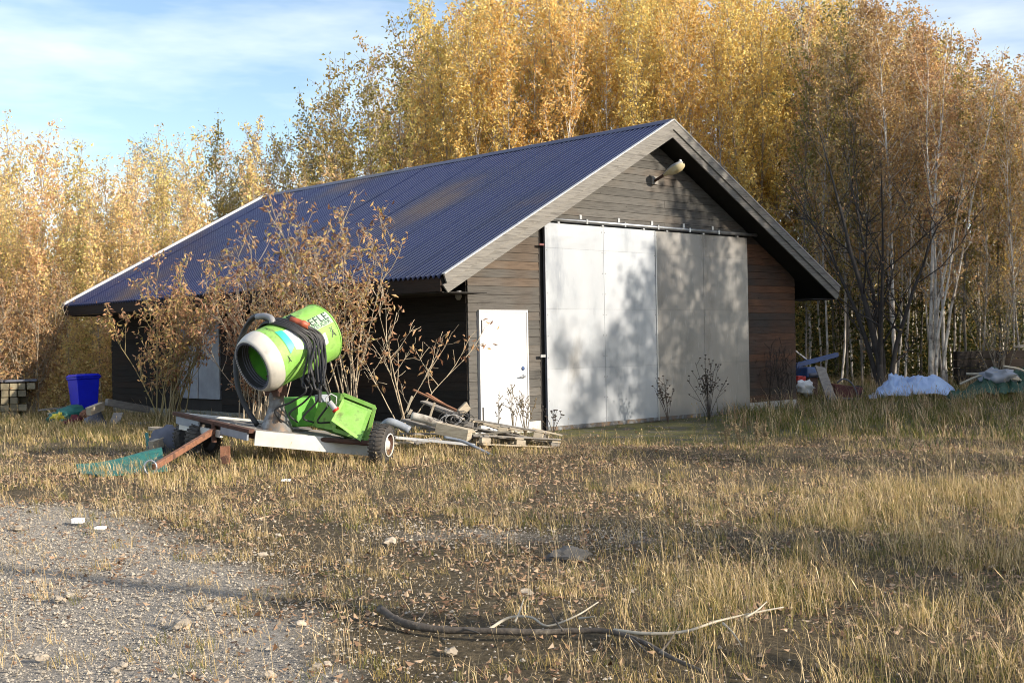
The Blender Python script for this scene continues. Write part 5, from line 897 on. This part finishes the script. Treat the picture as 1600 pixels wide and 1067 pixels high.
# ------------------------------------------------------------------ ground cover nobody could count
def field(n, u0, u1, v0, v1, fn):
    """points spread evenly over the ground area seen in a part of the picture, kept by density fn"""
    a = 1.576 * FPX; d0, d1 = a / (v1 - 530), a / (v0 - 530)
    d = np.sqrt(rng.uniform(d0 ** 2, d1 ** 2, n)); u = rng.uniform(u0, u1, n); r = (u - 800) / FPX * d
    q = CAM[:2] + FH * d[:, None] + RH * r[:, None]; keep = rng.uniform(0, 1, n) < fn(q[:, 0], q[:, 1])
    keep &= ~((q[:, 0] > -0.1) & (q[:, 0] < 9.8) & (q[:, 1] > -0.14) & (q[:, 1] < 13.4)); q = q[keep]
    return np.column_stack([q, ground_z(q[:, 0], q[:, 1])])
def clump(x, y, s, o=0.0): return np.array([mn.noise((a * s + o, b * s, o)) for a, b in zip(x, y)])
def blades(B, H, width, lean, tint, stalk=False):
    n = len(B); az = rng.uniform(0, 2 * np.pi, n); ln = lean * rng.uniform(0.2, 1.3, n); L = np.stack([np.cos(az), np.sin(az), np.zeros(n)], 1) * (ln * H)[:, None]
    L += np.array([-0.16, 0.02, 0]) * H[:, None]
    sa = rng.uniform(0, 2 * np.pi, n); S = np.stack([np.cos(sa), np.sin(sa), np.zeros(n)], 1) * (width * 0.5)[:, None]; Zv = np.zeros((n, 3)); Zv[:, 2] = H
    m = B + L * 0.30 + Zv * 0.55; tip = B + L + Zv * (0.97 - 0.35 * ln)[:, None]
    if stalk:
        a = B + (m - B) * 1.0; h0 = m + (tip - m) * 0.66; hm = m + (tip - m) * 0.84; w2 = S * 1.9
        V = np.stack([B - S * .5, B + S * .5, a + S * .45, a - S * .45, h0 + S * .3, h0 - S * .3, hm + w2, hm - w2, tip], 1).reshape(-1, 3); i = np.arange(n)[:, None] * 9
        F = np.concatenate([i + t for t in ([0, 1, 2], [0, 2, 3], [3, 2, 4], [3, 4, 5], [5, 4, 6], [5, 6, 7], [7, 6, 8])], 1).reshape(-1, 3); return V, F, np.repeat(tint, 7)
    V = np.stack([B - S, B + S, m + S * .75, m - S * .75, tip], 1).reshape(-1, 3); i = np.arange(n)[:, None] * 5
    F = np.concatenate([i + t for t in ([0, 1, 2], [0, 2, 3], [3, 2, 4])], 1).reshape(-1, 3); return V, F, np.repeat(tint, 3)
def cover(name, label, lots, mat):
    Vs, Fs, Ts, b = [], [], [], 0
    for V, F, T in lots: Vs.append(V); Fs.append(F + b); Ts.append(T); b += len(V)
    o = link(bpy.data.objects.new(name, arrmesh(name, np.concatenate(Vs), np.concatenate(Fs), MATS[mat], np.concatenate(Ts)))); return tag(o, label, 'grass' if 'grass' in name else 'litter', kind='stuff')
def tufts(pts, per, rad, h, hv, wd, lean, t0, t1, stalk=False):
    k = np.repeat(np.arange(len(pts)), per); B = pts[k] + np.column_stack([rng.normal(0, rad, len(k)), rng.normal(0, rad, len(k)), np.zeros(len(k))])
    sc_ = np.repeat(rng.uniform(1 - hv, 1 + hv, len(pts)), per); tt = np.repeat(rng.uniform(t0, t1, len(pts)), per) + rng.normal(0, 0.07, len(k))
    return blades(B, h * sc_ * rng.uniform(0.45, 1.1, len(k)), wd * rng.uniform(0.6, 1.3, len(k)), lean, np.clip(tt, 0, 0.97), stalk)
def near_branch(u, v):
    vb = np.interp(u, [590, 680, 840, 940, 1000, 1105], [968, 990, 997, 998, 1016, 1064]); return 1 - 0.85 * np.exp(-((v - vb - 14) / 26) ** 2) * (u > 570) * (u < 1130)
def f_tall(x, y):
    u, v, r, d = uv_of(x, y); ub = np.interp(v, [690, 720, 780, 850, 950, 1067], [1500, 1380, 1230, 1060, 980, 900]); return sstep(-160, 260, u - ub) * np.clip(0.45 + 2.0 * clump(x, y, 0.9, 3) + 1.2 * clump(x, y, 3.1, 4), 0.03, 1) * near_branch(u, v)
def f_mid(x, y):
    u, v, r, d = uv_of(x, y); return (1 - f_gravel(x, y)) * (1 - 0.85 * f_apron(x, y)) * np.clip(0.30 + 2.4 * clump(x, y, 1.1, 7) + 1.0 * clump(x, y, 3.3, 8), 0.02, 1)
def f_sparse(x, y): return np.clip(0.10 + 1.3 * clump(x, y, 1.7, 11), 0.012, 1) * near_branch(*uv_of(x, y)[:2]) * (1 - 0.55 * f_gravel(x, y)) * (1 - 0.7 * f_apron(x, y))
lots = []
lots.append(tufts(field(2900, 560, 1800, 770, 1150, f_tall), 9, 0.045, 0.26, 0.6, 0.0036, 0.85, 0.30, 0.95))
lots.append(tufts(field(3000, 620, 1800, 700, 1150, f_tall), 3, 0.05, 0.50, 0.35, 0.0030, 0.42, 0.62, 0.92, True))
lots.append(tufts(field(4200, 500, 1800, 760, 1150, f_tall), 12, 0.05, 0.12, 0.4, 0.0042, 0.8, 0.05, 0.50))
lots.append(tufts(field(6200, -150, 1800, 655, 830, f_mid), 8, 0.06, 0.12, 0.6, 0.0065, 0.7, 0.08, 0.72))
lots.append(tufts(field(2300, -150, 1800, 655, 830, f_mid), 4, 0.05, 0.28, 0.4, 0.0045, 0.42, 0.5, 0.97, True))
lots.append(tufts(field(5600, -150, 1800, 760, 1150, f_sparse), 16, 0.035, 0.10, 0.5, 0.0036, 0.75, 0.12, 0.85))
lots.append(tufts(field(4200, -150, 1800, 760, 1150, f_sparse), 4, 0.03, 0.34, 0.4, 0.0026, 0.3, 0.65, 0.95, True))
allg = lambda x, y: np.clip(0.45 + 1.2 * clump(x, y, 1.3, 31), 0.08, 1) * (1 - 0.8 * f_gravel(x, y)) * (1 - 0.7 * f_apron(x, y))
lots.append(tufts(field(9000, -150, 1800, 680, 1150, allg), 6, 0.10, 0.11, 0.5, 0.0034, 2.0, 0.42, 0.97))
f_back = lambda x, y: (lambda u, v: np.clip(sstep(1080, 1180, u) + (1 - sstep(240, 330, u)), 0, 1) * np.clip(0.6 + clump(x, y, 0.8, 5), 0.15, 1))(*uv_of(x, y)[:2])
lots.append(tufts(field(5000, -150, 400, 605, 675, f_back), 6, 0.10, 0.15, 0.6, 0.008, 0.8, 0.1, 0.75))
f_weeds = lambda x, y: (lambda u, v: sstep(1090, 1200, u) * sstep(712, 655, v + 26 * clump(x, y, 0.9, 41) + 14 * clump(x, y, 3.0, 43)) * np.clip(0.45 + 1.5 * clump(x, y, 1.1, 5), 0.08, 1))(*uv_of(x, y)[:2])
lots.append(tufts(field(8500, 1080, 1850, 605, 715, f_weeds), 10, 0.12, 0.26, 0.75, 0.011, 0.9, 0.0, 0.36))
lots.append(tufts(field(2600, 1080, 1850, 605, 715, f_weeds), 7, 0.07, 0.48, 0.5, 0.008, 0.7, 0.94, 0.97))
lots.append(tufts(field(900, -150, 1850, 605, 690, f_back), 4, 0.08, 0.5, 0.3, 0.008, 0.3, 0.4, 0.97, True))
side_strip = np.column_stack([rng.uniform(-4.5, -0.1, 2600), rng.uniform(-0.5, 13.5, 2600), np.zeros(2600)]); lots.append(tufts(side_strip, 6, 0.08, 0.19, 0.6, 0.009, 0.5, 0.1, 0.85))
trl = np.column_stack([rng.uniform(-7, -1.5, 800), rng.uniform(-3.2, 0.5, 800), np.zeros(800)]); lots.append(tufts(trl, 7, 0.05, 0.17, 0.5, 0.006, 0.5, 0.2, 0.95))
cover('dry_grass', 'dry straw and olive grass over the whole yard', lots, 'grass_mix')
# leaf litter
Pl = np.concatenate([field(52000, -150, 1800, 690, 1150, lambda x, y: np.clip(0.50 + 1.3 * clump(x, y, 0.9, 21), 0.12, 1) * (1 - 0.45 * f_gravel(x, y)) * (1 - 0.6 * f_apron(x, y))), field(9000, -150, 1800, 605, 700, lambda x, y: np.full(len(x), 0.7))]); Pl[:, 2] += rng.uniform(0.008, 0.035, len(Pl))
g = np.random.default_rng(5); n = len(Pl); a = np.column_stack([g.normal(size=(n, 2)), g.normal(0, 0.35, n)]); a /= np.linalg.norm(a, axis=1)[:, None]; b = np.cross(a, np.column_stack([g.normal(0, 0.35, (n, 2)), np.ones(n)])); b /= np.linalg.norm(b, axis=1)[:, None]; c_ = np.cross(a, b); l = np.minimum(0.016 + g.gamma(2.0, 0.010, n), 0.058)[:, None]
V = np.stack([Pl - a * l * .5, Pl + b * l * .33 + c_ * l * 0.22, Pl + a * l * .5, Pl - b * l * .33 + c_ * l * 0.22], 1).reshape(-1, 3); i0 = np.arange(n)[:, None] * 4; F = np.concatenate([i0 + [0, 1, 2], i0 + [0, 2, 3]], 1).reshape(-1, 3)
cover('leaf_litter', 'fallen brown leaves scattered over the soil', [(V, F, np.repeat(g.beta(2, 2, n), 2))], 'litter')
# gravel
Pg = np.concatenate([field(95000, -150, 1150, 770, 1150, lambda x, y: np.clip(f_gravel(x, y) * 0.9 + 0.07, 0, 1)), field(12000, 300, 1800, 800, 1150, lambda x, y: np.full(len(x), 0.2))]); n = len(Pg); s = (g.gamma(1.4, 0.0026, n) + 0.0020)[:, None]
oct_ = np.array([(1, 0, 0), (-1, 0, 0), (0, 1, 0), (0, -1, 0), (0, 0, 0.7), (0, 0, -0.5)]); rz = g.uniform(0, 6.28, n); O = oct_[None] * g.uniform(0.6, 1.3, (n, 6, 1)); ca, sa = np.cos(rz)[:, None], np.sin(rz)[:, None]
O = np.stack([O[:, :, 0] * ca - O[:, :, 1] * sa, O[:, :, 0] * sa + O[:, :, 1] * ca, O[:, :, 2]], -1) * s[:, :, None] + Pg[:, None] + np.array([0, 0, 0.008])
of = np.array([(0, 2, 4), (2, 1, 4), (1, 3, 4), (3, 0, 4), (2, 0, 5), (1, 2, 5), (3, 1, 5), (0, 3, 5)]); F = (np.arange(n)[:, None, None] * 6 + of[None]).reshape(-1, 3)
cover('gravel', 'loose grey gravel on the yard', [(O.reshape(-1, 3), F, np.repeat(g.beta(2, 2.2, n), 8))], 'pebble_mix')

# ------------------------------------------------------------------ what stands beside the yard, outside the picture, and shades it
sh2 = Vector((SUN.x, SUN.y)).normalized()
def off(name, pr, base, t, s, lab, cat='tree'):
    p_ = np.array(base) + np.array(sh2) * t; return plant(name, pr, (p_[0], p_[1], -0.05), random.uniform(0, 6.28), s, lab, cat, 'trees beside the yard')
SHN = [tree_proto('beside_thin', 'bark_grey', 'leaf_brown', 720 + i, 9.0, 0.3, 1.8, 34, 2300, 0.16, r0=0.07, up=1.1, sig=0.16) for i in range(2)]
SHP = [tree_proto('beside', 'bark_grey', 'leaf_brown', 700 + i, 12.0, 0.22, 2.2, 44, 7500, 0.15, r0=0.10, up=1.2, sig=0.2) for i in range(2)]
for i, (x, y, t, s, thin) in enumerate(((4.3, 0, 16, 0.84, 1), (5.3, 0, 19, 1.02, 1), (6.3, 0, 15, 1.02, 1), (7.3, 0, 18, 1.12, 1), (8.3, 0, 16, 1.05, 1), (3.1, 0, 22, 0.98, 1), (8.9, 0, 24, 1.0, 0), (10.2, 0, 28, 1.08, 0), (11.6, 0, 25, 1.05, 0), (13.2, 0, 29, 1.15, 0), (14.8, 1, 27, 1.12, 0), (16.6, 2, 30, 1.2, 0), (18.8, 3, 29, 1.2, 0), (21.2, 3, 32, 1.25, 0), (4.4, 0, 13, 0.40, 0), (5.5, 0, 15, 0.45, 0), (6.6, 0, 13.5, 0.42, 0), (7.7, 0, 16, 0.5, 0), (8.8, 0, 14, 0.46, 0), (3.2, -1, 14, 0.38, 0), (10, -4, 21, 0.9, 0), (12, -4, 23, 1.0, 0), (14.2, -4, 20, 0.95, 0), (16.4, -3, 22, 1.0, 0), (7.0, 0, 30, 1.1, 1), (0.9, 0, 26, 0.86, 1))):
    off('roadside_tree', (SHN if thin else SHP)[i % 2], (x, y), t, s * (1.1 if s < 0.6 or x < 5.6 else 1.22), 'thin-leaved tree beside the yard that shades the sliding doors' if thin else 'low leafy tree beside the yard that shades the foot of the sliding doors' if s < 0.6 else 'leafy tree beside the yard that shades the right barn corner')
for k, (u, v, t, s, lab) in enumerate(((1000, 858, 24, 0.74, 'leafy tree beside the yard that shades the track'), (1420, 850, 15, 0.55, 'small leafy tree beside the yard that shades the tall grass'), (1300, 722, 24, 0.85, 'leafy tree beside the yard that shades the mossy apron'))):
    q = G(u, v); off('roadside_tree', SHP[k % 2], q[:2], t, s, lab)
q = G(300, 919)[:2] + np.array(sh2) * 19
pole = thing('utility_pole', 'wooden pole beside the yard whose shadow crosses the gravel', 'pole', (q[0], q[1], 0)); MB().tube([(q[0], q[1], -0.2), (q[0], q[1], 4.5), (q[0], q[1], 9.0)], [0.11, 0.10, 0.08], 14).build('shaft', 'grey_wood', pole, smooth=True); MB().bar((q[0] - 0.6, q[1], 8.5), (q[0] + 0.6, q[1], 8.5), 0.09, 0.11).build('cross_arm', 'grey_wood', pole)

for o in sc.objects:
    if o.parent is None and 'category' in o.keys() and 'kind' not in o.keys(): o['kind'] = 'thing'
